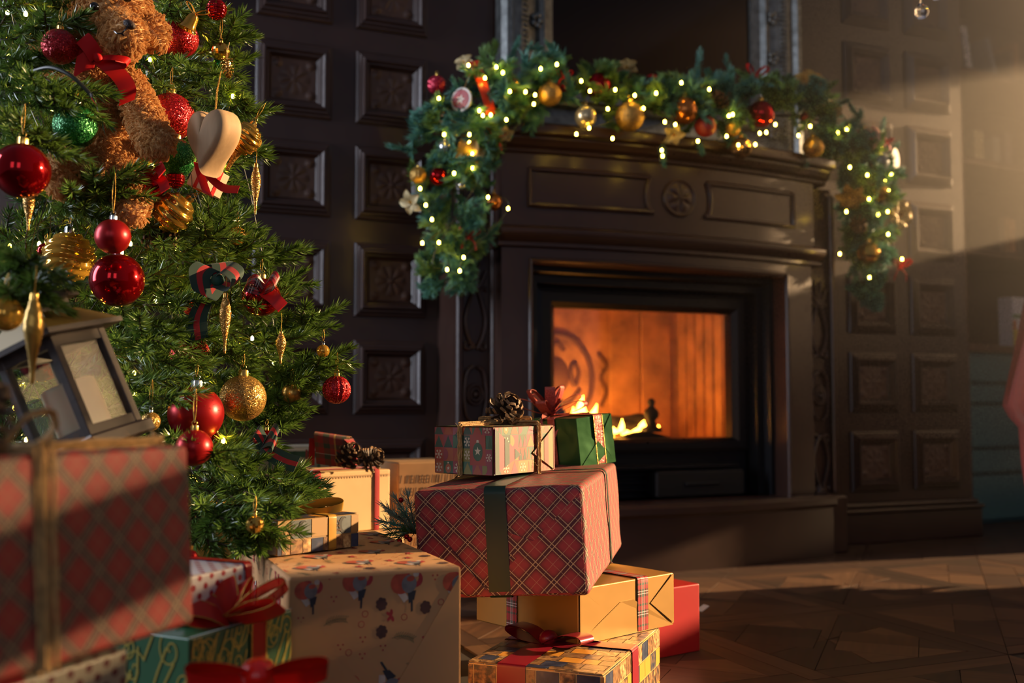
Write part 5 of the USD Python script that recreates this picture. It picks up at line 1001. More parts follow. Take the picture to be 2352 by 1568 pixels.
def ornament(name, label, x, y, d, dpt, mat, shape='ball', cap=CAPG, hang=0.03, group=None, tilt=0.0, loop_mat=CORD, cat='ornament', off=(0, 0, 0), spin=0.0):
    """A ball hung by a cord: (x, y) centre and d diameter in the photograph, dpt its depth."""
    R = pxl(d, dpt) / 2; c = at(x, y, dpt) + np.array(off)
    t = thing(name, label, cat, c, roty(tilt) @ rotz(spin), group)
    f = None
    if shape == 'ribbed': f = lambda th, ph: 1 + 0.035 * np.cos(14 * ph) * np.sin(th)
    elif shape == 'ringed': f = lambda th, ph: 1 + 0.035 * np.cos(20 * th)
    elif shape == 'wavy': f = lambda th, ph: 1 + 0.04 * np.sin(17 * th + 1.3 * np.sin(3 * ph)) + 0.012 * np.cos(2 * ph)
    elif shape == 'swirl': f = lambda th, ph: 1 + 0.045 * np.sin(9 * th * 1.4 + 2 * ph)
    if shape == 'mirror':
        m_ = trimesh.creation.icosphere(0); v, fc = sphere(R, 20, 13); obj('ball', (v, fc), mat, t, smooth=False)
    else: obj('ball', sphere(R, 72 if f else 48, 60 if f else 32, f), mat, t, smooth=True)
    v, fc, top = cap_mesh(R); cp = obj('cap', (v, fc), cap, t, smooth=40)
    rr = 0.10 * R + 0.001
    obj('ring', tube([(rr * math.cos(a), 0, top + rr * 0.8 + rr * math.sin(a)) for a in np.linspace(0, 6.2832, 15)[:-1]], 0.0005, 5, closed=True), cap, cp)
    if hang > 0:
        z0 = top + rr; obj('hanging_cord', join([tube(spline([(0, 0, z0), (s_ * 0.002, 0, z0 + hang * 0.5), (0, 0.004, z0 + hang)], 8), 0.0006, 5) for s_ in (-1, 1)]), loop_mat, t)
    return t, R
def icicle(label, x, y, h, w, dpt, mat, cap=CAPG, hang=0.03, twist=True):
    H, r = pxl(h, dpt), pxl(w, dpt) / 2; t = thing('icicle_ornament', label, 'ornament', at(x, y, dpt))
    prof = [(0.02, -0.5), (0.22, -0.48), (0.26, -0.36), (0.40, -0.22), (0.75, -0.02), (1.0, 0.14), (0.9, 0.28), (0.6, 0.40), (0.42, 0.46), (0.0, 0.47)]
    v, f = lathe(spline([(a, b, 0) for a, b in prof], 40)[:, :2] * [r, H], 24); a = np.arctan2(v[:, 1], v[:, 0]); k = 1 + 0.05 * np.cos(3 * a + 60 * v[:, 2] / H) if twist else 1
    v[:, 0] *= k; v[:, 1] *= k
    obj('body', (v, f), mat, t, smooth=True); obj('cap', lathe([(r * 0.42, H * 0.45), (r * 0.45, H * 0.5), (r * 0.4, H * 0.54), (0, H * 0.545)], 14), cap, t, smooth=40)
    obj('hanging_cord', tube([(0, 0, H * 0.54), (0.001, 0, H * 0.54 + hang * 0.5), (0, 0.003, H * 0.54 + hang)], 0.0006, 5), CORD, t)
O = ornament
O('bauble', 'red glitter ball hanging in front of the teddy bear at its shoulder', 137, 107, 80, 1.44, RGL, hang=0.025)
O('bauble', 'largest shiny dark red ball at the left edge below the teddy', 50, 392, 126, 1.30, RSH, hang=0.04)
O('bauble', 'green glitter ball in front of the teddy bear belly', 174, 290, 100, 1.42, GGL, cap=CAPS, hang=0.01)
O('bauble', 'small satin red ball with silver cap on a long cord under the teddy', 259, 543, 80, 1.40, RMT, cap=CAPS, hang=0.055)
O('bauble', 'shiny mirror red ball right under the small satin red ball', 269, 643, 122, 1.46, RSH, cap=CAPS, hang=0.01)
AMB = material('amber_wave_glass', {'p': ('principled_bsdf', dict(base_color=lin('d9a53f'), roughness=0.06, metallic=0.35, transmission_weight=0.6, ior=1.3))}, [], 'p.BSDF')
O('bauble', 'wavy translucent amber glass ball left of the shiny red ball', 158, 592, 116, 1.54, AMB, 'wavy', cap=CAPS, hang=0.01)
O('bauble', 'big red glitter ball behind the teddy paw', 392, 268, 108, 1.62, RGL, hang=0.03)
O('bauble', 'green glitter ball between the teddy paw and the wooden heart', 405, 362, 88, 1.60, GGL, hang=0.01)
O('bauble', 'red glitter ball beside the teddy ear', 412, 88, 88, 1.74, RGL, hang=0.02)
O('bauble', 'ringed shiny red ball at the top edge of the tree', 497, 22, 47, 1.70, RSH, 'ringed', hang=0.02)
O('bauble', 'mirror tiled gold ball near the top right of the tree', 507, 118, 42, 1.72, plain('gold_mirror_tiles', 'c79a44', 0.08, 0.95), 'mirror', hang=0.04)
O('bauble', 'small shiny green ball under the mirror tiled gold ball', 503, 150, 32, 1.78, shiny('green_mirror_glass', '0c6b34'), hang=0.01)
O('bauble', 'dark green glitter ball in shadow between heart and mirror ball', 437, 190, 46, 1.72, DGL, hang=0.02)
O('bauble', 'red shiny ball with a red satin bow below the teddy paw', 348, 424, 66, 1.52, RSH, hang=0.03)
O('bauble', 'small ringed red ball under the green ball at the heart', 402, 411, 44, 1.60, RSH, 'ringed', hang=0.01)
O('bauble', 'shiny gold ball with swirled ridges right of the teddy foot', 396, 488, 92, 1.54, GOM, 'swirl', hang=0.01, tilt=0.9)
O('bauble', 'plain matte orange gold ball half hidden in mid tree', 545, 542, 42, 1.66, plain('orange_gold_ball', 'c98a2a', 0.4, 0.2), hang=0.02)
O('bauble', 'shiny red ball with a plaid bow at mid right of the tree', 600, 682, 88, 1.62, RSH, hang=0.02)
O('bauble', 'red glitter ball half covered by twigs left of the gold icicle', 436, 816, 92, 1.62, RGL, hang=0.02)
O('bauble', 'largest satin red ball low on the tree beside the gold glitter ball', 450, 950, 126, 1.50, RMT, cap=CAPS, hang=0.02)
O('bauble', 'large gold glitter ball low on the tree', 558, 914, 106, 1.56, GOGL, hang=0.02)
O('bauble', 'small satin gold ball behind twigs right of the gold glitter ball', 670, 903, 46, 1.70, GOS, hang=0.02)
O('bauble', 'ribbed red glitter ball hanging alone from the outermost branch', 773, 895, 64, 1.70, RGL, 'ribbed', hang=0.03)
O('bauble', 'small gold glitter ball with silver cap above the front plaid gift', 346, 968, 44, 1.44, GOGL, cap=CAPS, hang=0.04)
O('bauble', 'satin red ball with gold cap and cord loop in front of the largest satin ball', 446, 1028, 84, 1.36, RMT, hang=0.045)
O('bauble', 'shiny red ball with a green and red bow at the foot of the tree', 612, 1012, 50, 1.62, RSH, hang=0.01)
O('bauble', 'tiny shiny red ball beside a lamp under the gold glitter ball', 497, 1010, 34, 1.54, RSH, hang=0.01)
O('bauble', 'small mirror tiled gold ball hanging low beside the collage gift', 585, 1205, 42, 1.345, plain('gold_mirror_tiles', 'c79a44', 0.08, 0.95), 'mirror', hang=0.02)
O('bauble', 'blurred clear gold ball at the left edge above the lantern', 14, 722, 78, 1.12, AMB, hang=0.02)
O('bauble', 'dark red mirror ball hanging behind the lantern', 95, 828, 98, 1.34, RSH, hang=0.02)
O('bauble', 'matte gold ball behind the swirled gold ornament near the heart', 585, 326, 32, 1.66, GOS, hang=0.02)
O('bauble', 'small clear ball with silver cap in the outer twigs', 742, 806, 30, 1.68, AMB, cap=CAPS, hang=0.02)
O('bauble', 'red ball in shadow in the middle of the tree beside the felt bow', 440, 705, 40, 1.68, RGL, hang=0.01)
O('bauble', 'red ball glimpsed behind the amber glass ball', 105, 578, 40, 1.62, RSH, hang=0.01)
t, R = O('bauble', 'onion shaped shiny gold ornament with waves behind the heart', 562, 318, 74, 1.60, GOM, 'wavy', hang=0.03, tilt=0.5)
obj('finial', lathe([(0.0, -R * 2.3), (R * 0.12, -R * 2.2), (R * 0.16, -R * 1.6), (R * 0.3, -R * 0.95)], 14), GOGL, t)
icicle('gold glitter icicle hanging from the outer twig right of the heart', 587, 437, 115, 23, 1.66, GOGL)
icicle('gold glitter icicle in the middle of the tree under the felt bow', 517, 745, 135, 27, 1.54, GOGL)
icicle('blurred large gold icicle in front of the lantern', 76, 782, 200, 44, 1.08, plain('gold_icicle_satin', 'a8843c', 0.3, 0.7))
icicle('gold glitter icicle under the largest red ball at the left edge', 66, 480, 100, 26, 1.40, GOGL, hang=0.02)
icicle('short oval gold glitter drop at the right of the tree', 645, 800, 72, 24, 1.64, GOGL)
# bows tied to baubles and twigs
def px3(x, y, d): return at(x, y, d)
def ribbon_px(name, pts, wd, width, mat, parent, k=16): ribbon(name, spline([at(*p) for p in pts], k), unit(wd), width, mat, parent)
RSB = plain('red_satin_bow', 'b80a0c', 0.45, specular_ior_level=0.3)
b = thing('ribbon_bow', 'red satin bow on the red ball under the teddy paw', 'bow', (0, 0, 0))
ribbon_px('bow_loop', [(350, 398, 1.48), (362, 380, 1.47), (372, 400, 1.46), (356, 402, 1.48)], (0.5, 0.3, 0.8), 0.016, RSB, b); ribbon_px('ribbon_tail', [(352, 402, 1.48), (372, 415, 1.465), (380, 438, 1.46)], (0.7, 0.3, 0.6), 0.015, RSB, b); ribbon_px('bow_loop', [(350, 398, 1.48), (335, 384, 1.47), (325, 396, 1.47), (348, 402, 1.48)], (-0.4, 0.3, 0.8), 0.014, RSB, b)
FELT = material('green_felt_red_stripe', {'t': ('texture_coordinate', {}), 's': ('separate_xyz', {}), 'r': ('rgb_ramp', dict(interpolate=False, ramp=[(0, lin('083328')), (0.36, lin('9c0b14')), (0.64, lin('083328'))])), 'p': ('principled_bsdf', dict(roughness=0.75, sheen_weight=0.2))}, [('t.UV', 's.vector'), ('s.x', 'r.fac'), ('r.color', 'p.base_color')], 'p.BSDF')
b = thing('ribbon_bow', 'green ribbon bow with red stripe in the middle of the tree', 'bow', (0, 0, 0))
for pts, wd in (([(500, 640, 1.56), (480, 612, 1.55), (458, 630, 1.54), (470, 680, 1.54), (498, 648, 1.555)], (0.75, 0.5, -0.35)), ([(500, 640, 1.56), (520, 615, 1.55), (545, 632, 1.545), (535, 655, 1.545), (503, 646, 1.555)], (0.4, 0.7, 0.6)), ([(500, 638, 1.57), (492, 612, 1.58), (510, 604, 1.58), (514, 628, 1.57)], (0.8, 0.5, 0.2))): ribbon_px('bow_loop', pts, wd, 0.034, FELT, b, 24)
ribbon_px('ribbon_tail', [(498, 648, 1.57), (470, 690, 1.58), (452, 735, 1.57), (455, 780, 1.56)], (0.9, 0.3, 0.3), 0.032, FELT, b, 20)
obj('knot', mv(sphere(0.010, 14, 10), at(500, 643, 1.55)), plain('green_felt_knot', '0c4538', 0.75), b, smooth=True)
b = thing('ribbon_bow', 'red and green plaid bow on the red ball at mid right', 'bow', (0, 0, 0))
for pts, wd in (([(603, 662, 1.56), (585, 640, 1.55), (565, 655, 1.555), (600, 667, 1.56)], (0.2, 0.4, 0.9)), ([(605, 662, 1.56), (625, 632, 1.55), (636, 652, 1.55), (608, 667, 1.56)], (0.3, 0.4, 0.8))): ribbon_px('bow_loop', pts, wd, 0.018, TARTAN, b)
ribbon_px('ribbon_tail', [(606, 666, 1.56), (630, 685, 1.55), (650, 706, 1.55)], (0.6, 0.3, 0.7), 0.020, RSB, b)
b = thing('ribbon_bow', 'green and red striped ribbon bow at the foot of the tree', 'bow', (0, 0, 0))
for pts, wd in (([(608, 1012, 1.57), (625, 985, 1.56), (634, 1005, 1.555), (612, 1020, 1.57)], (0.3, 0.5, 0.8)), ([(606, 1014, 1.57), (590, 990, 1.57), (582, 1010, 1.57), (604, 1020, 1.57)], (0.3, 0.5, 0.8)), ([(606, 1016, 1.57), (626, 1010, 1.55), (630, 1024, 1.55), (610, 1022, 1.57)], (0.2, 0.5, 0.8))): ribbon_px('bow_loop', pts, wd, 0.022, FELT, b)
ribbon_px('ribbon_tail', [(600, 1018, 1.57), (625, 1042, 1.55), (655, 1058, 1.545), (682, 1066, 1.54)], (0.35, 0.3, 0.9), 0.026, FELT, b)
# bell, gold cone, brown cone, wooden heart, small kraft box
b = thing('bell_ornament', 'small shiny gold bell with a bow near the top of the tree', 'ornament', at(447, 34, 1.62), roty(0.45))
k = pxl(46, 1.62); obj('bell', lathe([(0.0, 0.0), (k * 0.10, 0.002), (k * 0.24, -k * 0.06), (k * 0.30, -k * 0.25), (k * 0.34, -k * 0.55), (k * 0.43, -k * 0.78), (k * 0.50, -k * 0.84), (k * 0.48, -k * 0.85), (k * 0.38, -k * 0.74), (k * 0.3, -k * 0.5), (0, -k * 0.1)], 32), GOM, b); obj('clapper', mv(sphere(k * 0.09, 14, 10), (0, 0, -k * 0.86)), GOM, b, smooth=True)
obj('bell_bow', join([strip(loop((0, 0, 0.002), (s_, 0, 0.3), (0, -0.3, 1), 0.020, 0.008), unit((0, 1, 0.2)), 0.006) for s_ in (-1, 1)]), plain('gold_ribbon', 'b98a3a', 0.3, 0.6), b, smooth=True)
for nm, lb, x, y, dp, h, r, ax, base, tip in (('pine_cone', 'small gold painted pine cone at the right edge of the upper tree', 523, 158, 1.66, 0.031, 0.0095, (0.1, 0, -1), plain('gold_cone_base', '7d5a22', 0.4, 0.6), plain('gold_cone_tip', 'c09242', 0.3, 0.8)), ('pine_cone', 'brown pine cone lying in the twigs under the swirled gold ball', 372, 545, 1.56, 0.055, 0.019, (0.95, 0, -0.1), CONE, CONET)):
    c = thing(nm, lb, 'pine cone', at(x, y, dp)); R_ = frame_z(ax); a_, b_ = pine_cone(h, r, 54, 40 + int(x), 0.6); a_, b_ = mv(a_, -R_[:, 2] * h * 0.5, R_), mv(b_, -R_[:, 2] * h * 0.5, R_)
    obj('cone', a_, base, c, smooth=False); obj('scale_tips', b_, tip, c, smooth=False, kind='stuff'); obj('stem', tube([-R_[:, 2] * h * 0.5, -R_[:, 2] * h * 0.5 + [0, 0, 0.012], -R_[:, 2] * h * 0.5 + [0.002, 0.006, 0.03]], 0.0007, 5), JUTE, c)
def heart(W, H, D):
    n = 90; ts = np.linspace(0, 2 * math.pi, n, endpoint=False); X = 16 * np.sin(ts) ** 3 / 16; Z = (13 * np.cos(ts) - 5 * np.cos(2 * ts) - 2 * np.cos(3 * ts) - np.cos(4 * ts)) / 15
    v, f = [], []; ks = np.linspace(-1, 1, 15)
    for k in ks:
        s_ = (1 - abs(k) ** 4) ** 0.32; v += [(x * W / 2 * s_, k * D / 2, (z * s_ + 0.0 * (1 - s_)) * H / 2.2) for x, z in zip(X, Z)]
    for i in range(14):
        for j in range(n): f.append((i * n + j, i * n + (j + 1) % n, (i + 1) * n + (j + 1) % n, (i + 1) * n + j))
    return np.array(v), quads(f)
h_ = thing('heart_ornament', 'large unpainted wooden heart hanging on a gold cord', 'ornament', at(490, 318, 1.50), rotz(-0.62) @ roty(0.10))
obj('heart', heart(pxl(132, 1.5), pxl(172, 1.5), 0.052), wood('pale_wood', 'a98a66', 'b99b76', 0.65, (60.0, 60.0, 14.0), 0.25, 0.3), h_, smooth=True)
obj('hanging_cord', join([tube([(s_ * 0.0008, 0, 0.035), (s_ * 0.0012, 0, 0.07), (0, 0.004, 0.10)], 0.0008, 5) for s_ in (-1, 1)]), CORD, h_)
k = thing('mini_gift', 'tiny kraft gift box ornament with a red ribbon under the heart', 'ornament', at(478, 414, 1.56), rotz(-0.5) @ roty(0.35) @ rotx(-0.2))
obj('box', bx(-0.019, 0.019, -0.019, 0.019, -0.019, 0.019, 0.001), plain('pale_kraft', 'c9a88a', 0.7), k, smooth=False)
for ax in (0, 1): obj('ribbon', [bx(-0.0035, 0.0035, -0.0196, 0.0196, -0.0196, 0.0196) if ax == 0 else bx(-0.0196, 0.0196, -0.0035, 0.0035, -0.0196, 0.0196)][0], RSB, k, smooth=False)
Rk = (rotz(-0.5) @ roty(0.35) @ rotx(-0.2)).T; kc = at(478, 414, 1.56)
ribbon('ribbon_tail', spline([Rk @ (at(*p) - kc) for p in ((455, 375, 1.53), (462, 405, 1.525), (476, 445, 1.52))], 12), Rk @ unit((0.9, 0.2, -0.3)), 0.014, RSB, k); ribbon('ribbon_tail', spline([Rk @ (at(*p) - kc) for p in ((462, 378, 1.53), (485, 410, 1.525), (515, 432, 1.52), (548, 435, 1.52))], 14), Rk @ unit((0.2, 0.3, 0.9)), 0.013, RSB, k)
obj('hook', tube([Rk @ (at(*p) - kc) for p in ((440, 400, 1.54), (441, 425, 1.54), (444, 440, 1.54))], 0.0006, 5), CAPS, k)
wl = thing('light_cable', 'dark green light cable arching over the teddy belly with a clear lamp', 'cable', (0, 0, 0)); obj('cable', tube(spline([at(*p) for p in ((70, 165, 1.40), (115, 155, 1.38), (160, 172, 1.37), (195, 203, 1.37), (212, 222, 1.37))], 24), 0.0027, 8), WIRE, wl); obj('lamp', tube([at(208, 216, 1.37), at(215, 228, 1.37), at(222, 240, 1.37), at(226, 258, 1.37)], [0.003, 0.0026, 0.001, 0.0004], 8), CRY, wl)

# ---------------------------------------------------------------- lantern lying tilted against the tree
LW = wood('dark_lantern_wood', '2a211c', '473830', 0.5); LR = 0.062
LROT = rotz(-0.78) ; lz = unit(at(115, 773, 1.145) - at(209, 1000, 1.145)); 
lx = unit(at(309, 1022, 1.20) - at(209, 1000, 1.145)); lx = unit(lx - lz * (lx @ lz)); ly = np.cross(lz, lx); LROT = np.stack([lx, ly, lz], 1)
lan = thing('lantern', 'dark wooden lantern with glass sides and a cream candle, tilted against the tree', 'lantern', at(209, 1000, 1.145), LROT)
w_, h_ = 0.088, 0.120; p_ = 0.011
# local frame: the near vertical edge at the origin, +x along the right-hand side, +y away along the left-hand side
obj('base', bx(-0.008, w_ + 0.008, -0.008, w_ + 0.008, -0.016, 0.0, 0.002), LW, lan, smooth=False)
for x, y in ((0, 0), (w_ - p_, 0), (0, w_ - p_), (w_ - p_, w_ - p_)): obj('post', bx(x, x + p_, y, y + p_, 0, h_, 0.001), LW, lan, smooth=False)
for z in (0.0, h_ - 0.012):
    obj('rail', [bx(p_, w_ - p_, 0.001, p_ - 0.001, z, z + 0.012), bx(p_, w_ - p_, w_ - p_ + 0.001, w_ - 0.001, z, z + 0.012), bx(0.001, p_ - 0.001, p_, w_ - p_, z, z + 0.012), bx(w_ - p_ + 0.001, w_ - 0.001, p_, w_ - p_, z, z + 0.012)], LW, lan, smooth=False, kind='stuff')
GLS = pane_mat('lantern_glass', (0.93, 0.95, 0.93), 0.02)
for a_ in ((p_, w_ - p_, 0.005, 0.0065), (p_, w_ - p_, w_ - 0.0065, w_ - 0.005)): obj('glass_pane', bx(a_[0], a_[1], a_[2], a_[3], 0.012, h_ - 0.012), GLS, lan, smooth=False); obj('glass_pane', bx(a_[2], a_[3], a_[0], a_[1], 0.012, h_ - 0.012), GLS, lan, smooth=False)
rc_ = w_ / 2
def pyr(a, z0, b, z1): return np.array([(rc_ + s_ * r_, rc_ + q_ * r_, z) for r_, z in ((a, z0), (b, z1)) for s_, q_ in ((-1, -1), (1, -1), (1, 1), (-1, 1))]), np.vstack([quads([(0, 1, 5, 4), (1, 2, 6, 5), (2, 3, 7, 6), (3, 0, 4, 7), (4, 5, 6, 7), (3, 2, 1, 0)])])
obj('roof', pyr(rc_ + 0.014, h_ + 0.006, 0.030, h_ + 0.032), plain('lantern_roof', '75602c', 0.5, 0.2), lan, smooth=False); obj('eave', pyr(rc_ + 0.016, h_, rc_ + 0.016, h_ + 0.006), LW, lan, smooth=False)
obj('chimney', pyr(0.026, h_ + 0.032, 0.026, h_ + 0.046), LW, lan, smooth=False); obj('chimney_cap', pyr(0.036, h_ + 0.046, 0.034, h_ + 0.055), LW, lan, smooth=False); obj('ring', tube([(rc_ + 0.016 * math.cos(a), rc_, h_ + 0.068 + 0.016 * math.sin(a)) for a in np.linspace(0, 6.283, 20)[:-1]], 0.0015, 6, closed=True), STEEL, lan)
obj('candle', lathe([(0.0, 0.002), (0.031, 0.002), (0.031, 0.068), (0.027, 0.070), (0.0, 0.066)], 32), plain('cream_candle_wax', 'd9cdb0', 0.5, subsurface_weight=0.3, subsurface_scale=0.01), lan, smooth=40, loc=(rc_, rc_, 0)); obj('wick', tube([(rc_, rc_, 0.066), (rc_ + 0.001, rc_, 0.076)], 0.0008, 5), WIRE, lan)
# ---------------------------------------------------------------- the teddy bear sitting in the tree
rng = np.random.default_rng(41); random.seed(41)
bear = thing('teddy_bear', 'tan plush teddy bear with a red ribbon bow sitting in the tree', 'teddy bear', (0, 0, 0))
def q_(x, y, d, rpx): return (at(x, y, d), pxl(rpx, d))
parts = []
def chain(*b):
    for a, c in zip(b[:-1], b[1:]): parts.append(hull([q_(*a), q_(*c)], 28))
chain((222, 215, 1.58, 78), (232, 300, 1.575, 84), (240, 350, 1.57, 74))                           # belly and chest
chain((228, 150, 1.575, 52), (222, 215, 1.58, 76))
chain((236, 140, 1.565, 44), (258, 60, 1.55, 80))                                              # neck
parts.append(hull([q_(250, 18, 1.555, 78), q_(268, 34, 1.545, 76), q_(242, 45, 1.555, 72)], 32))         # head
parts.append(hull([q_(276, 70, 1.49, 42), q_(296, 78, 1.462, 36), q_(290, 90, 1.47, 38)], 28))        # muzzle
parts.append(hull([q_(340, 74, 1.545, 32), q_(355, 84, 1.54, 29), q_(350, 62, 1.55, 29)], 24)); parts.append(hull([q_(175, -10, 1.57, 32), q_(162, -16, 1.57, 28)], 24))   # ears
chain((298, 200, 1.565, 34), (326, 258, 1.53, 36), (358, 326, 1.50, 38)); chain((165, 175, 1.575, 36), (130, 140, 1.56, 32), (112, 108, 1.55, 30))       # arms
chain((232, 372, 1.54, 52), (186, 386, 1.49, 48), (150, 396, 1.455, 44), (146, 418, 1.45, 34)); chain((268, 372, 1.55, 44), (292, 425, 1.52, 36), (308, 472, 1.50, 32), (306, 486, 1.49, 30))   # legs
bm = soft(m3.Manifold.batch_boolean(parts, m3.OpType.Add), 0.006, 8)
TAN = plain('teddy_plush', 'dcae74', 0.9, bump=0.6, scale=260.0, sheen_weight=0.3)
obj('body', bm, TAN, bear, smooth=True)
v, f = bm; tri = v[f]; fn = np.cross(tri[:, 1] - tri[:, 0], tri[:, 2] - tri[:, 0]); area = np.linalg.norm(fn, axis=1); fn /= np.maximum(area, 1e-12)[:, None]
vis = (fn @ -FWD > -0.45); pr = area * vis; pr /= pr.sum()
NCL, NH = 5200, 62000
def sample(n):
    k = rng.choice(len(f), n, p=pr); a, b = rng.random(n), rng.random(n); o = a + b > 1; a[o], b[o] = 1 - a[o], 1 - b[o]
    t = tri[k]; return t[:, 0] + a[:, None] * (t[:, 1] - t[:, 0]) + b[:, None] * (t[:, 2] - t[:, 0]), fn[k]
from scipy.spatial import cKDTree
cp, cn = sample(NCL); hp, hn = sample(NH); idx = cKDTree(cp).query(hp)[1]
fl1 = np.stack([meshkit.noise(cp * 60 + k * 31, k) for k in range(3)], 1) - 0.5; fl2 = rng.normal(size=(NCL, 3)) * 0.35
lean = fl1 * 2.4 + fl2 + np.array([0, 0, -0.45]); lean -= cn * np.sum(lean * cn, 1)[:, None]
Lc = rng.uniform(0.006, 0.0105, NCL)[:, None]
face_c = at(290, 66, 1.47); near = np.clip(1 - np.linalg.norm(cp - face_c, axis=1) / 0.035, 0, 1)[:, None]; Lc = Lc * (1 - 0.45 * near)
ct = cp + (cn * 0.8 + lean * 0.55) * Lc; cm = cp + (cn * 0.75 + lean * 0.1) * Lc * 0.55
d_ = hp - cp[idx]
P0 = hp - hn * 0.001; P1 = cm[idx] + d_ * 0.8; P2 = ct[idx] + d_ * 0.38 + rng.normal(size=(NH, 3)) * 0.0004; P3 = P2 + (lean[idx] * 0.6 - cn[idx] * 0.35 + rng.normal(size=(NH, 3)) * 0.3) * Lc[idx] * 0.22
pts = np.stack([P0, P1, P2, P3], 1).reshape(-1, 3)
cu = UsdGeom.BasisCurves.Define(stage, str(bear.GetPath()) + '/fur'); cu.CreateTypeAttr('linear'); cu.CreatePointsAttr(Vt.Vec3fArray.FromNumpy(pts.astype(np.float32))); cu.CreateCurveVertexCountsAttr(Vt.IntArray.FromNumpy(np.full(NH, 4, np.int32)))
cu.CreateWidthsAttr(Vt.FloatArray.FromNumpy(np.tile(np.array([0.0006, 0.00055, 0.0004, 0.00015], np.float32), NH))); cu.SetWidthsInterpolation('vertex')
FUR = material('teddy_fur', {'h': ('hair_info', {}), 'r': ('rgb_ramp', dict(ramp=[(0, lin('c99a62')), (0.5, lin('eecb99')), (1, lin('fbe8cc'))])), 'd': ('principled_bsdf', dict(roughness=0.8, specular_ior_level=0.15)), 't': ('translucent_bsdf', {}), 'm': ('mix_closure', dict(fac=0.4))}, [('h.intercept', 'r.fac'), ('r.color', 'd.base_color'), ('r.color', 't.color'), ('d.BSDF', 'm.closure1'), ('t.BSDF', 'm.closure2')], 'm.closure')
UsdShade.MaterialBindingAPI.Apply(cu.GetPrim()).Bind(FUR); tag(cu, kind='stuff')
BLK = plain('black_bead', '0c0a0a', 0.12)
obj('eye', mv(sphere(pxl(11, 1.47), 18, 12), at(217, 16, 1.475)), BLK, bear, smooth=True); obj('eye', mv(sphere(pxl(11, 1.47), 18, 12), at(292, -6, 1.468)), BLK, bear, smooth=True)
obj('nose', mv(sphere(1, 20, 14), at(297, 56, 1.438), rotx(0.2) @ roty(0.5), (pxl(15, 1.44), pxl(9, 1.44), pxl(10, 1.44))), plain('stitched_nose', '2a1410', 0.6, bump=0.6, scale=500.0), bear, smooth=True)
obj('mouth', join([tube(spline([at(*p) for p in ((295, 60, 1.432), (286, 70, 1.431), (279, 77, 1.432))], 8), 0.0011, 6), tube(spline([at(*p) for p in ((262, 71, 1.437), (270, 77, 1.433), (279, 77, 1.432), (285, 83, 1.433))], 8), 0.0011, 6)]), BLK, bear)
VEL = plain('red_velvet_ribbon', 'b50a0c', 0.6, specular_ior_level=0.2)
rb = thing('ribbon_bow', 'red velvet ribbon bow tied at the neck of the teddy bear', 'bow', (0, 0, 0))
def rpx(name, pts, wd, width, k=20): ribbon_px(name, pts, wd, width, VEL, rb, k)
rpx('bow_loop', [(222, 132, 1.445), (205, 105, 1.44), (188, 88, 1.445), (186, 112, 1.455), (220, 134, 1.455)], (0.55, 0.35, 0.75), 0.024); rpx('bow_loop', [(228, 134, 1.445), (258, 132, 1.445), (292, 138, 1.45), (290, 152, 1.46), (258, 146, 1.465), (230, 138, 1.455)], (0.15, 0.6, 0.75), 0.013)
rpx('ribbon_tail', [(220, 134, 1.45), (195, 140, 1.445), (172, 155, 1.445)], (-0.2, 0.15, -0.95), 0.030); rpx('ribbon_tail', [(228, 134, 1.45), (255, 155, 1.45), (280, 180, 1.46), (294, 208, 1.465), (291, 236, 1.47)], (0.82, 0.25, 0.45), 0.024, 26)
obj('knot', mv(sphere(1, 18, 12), at(224, 132, 1.44), roty(0.7), (0.0075, 0.005, 0.006)), VEL, rb, smooth=True); rpx('collar', [(228, 138, 1.46), (285, 140, 1.50), (310, 128, 1.55)], (0, 0, 1), 0.010); rpx('collar', [(220, 138, 1.46), (190, 135, 1.50), (180, 120, 1.56)], (0, 0, 1), 0.010)
# ---------------------------------------------------------------- the garland on the mantel
rng = np.random.default_rng(51); random.seed(51)
gar = thing('garland', 'fir garland draped over the mantel with both ends hanging down', 'garland', (0, 0, 0))
PINE = needle_mat('garland_needle', '4f8270', '86b296', 0.5, 0.2); PINE2 = needle_mat('garland_needle_olive', '6a8c4c', '9ab56c', 0.5, 0.2)
GP = [((1030, 650), 0.22, 34), ((1040, 560), 0.23, 50), ((1040, 460), 0.24, 62), ((1045, 370), 0.25, 66), ((1055, 290), 0.26, 66), ((1100, 210), 0.27, 60), ((1180, 205), 0.25, 62), ((1270, 225), 0.28, 60), ((1370, 240), 0.29, 58), ((1470, 250), 0.29, 58), ((1570, 255), 0.29, 62), ((1670, 260), 0.28, 62), ((1770, 265), 0.27, 66), ((1860, 270), 0.25, 62), ((1930, 310), 0.22, 48), ((1975, 370), 0.20, 52), ((1990, 450), 0.19, 56), ((1995, 540), 0.18, 50), ((1990, 630), 0.17, 34), ((2000, 690), 0.17, 18)]
path = spline([wall_at(x, y, o) for (x, y), o, r in GP], 200); rad = np.interp(np.linspace(0, 1, 200), np.linspace(0, 1, len(GP)), [r for _, _, r in GP])
obj('core_wire', tube(path, 0.004, 6), WIRE, gar)
nsp = 0
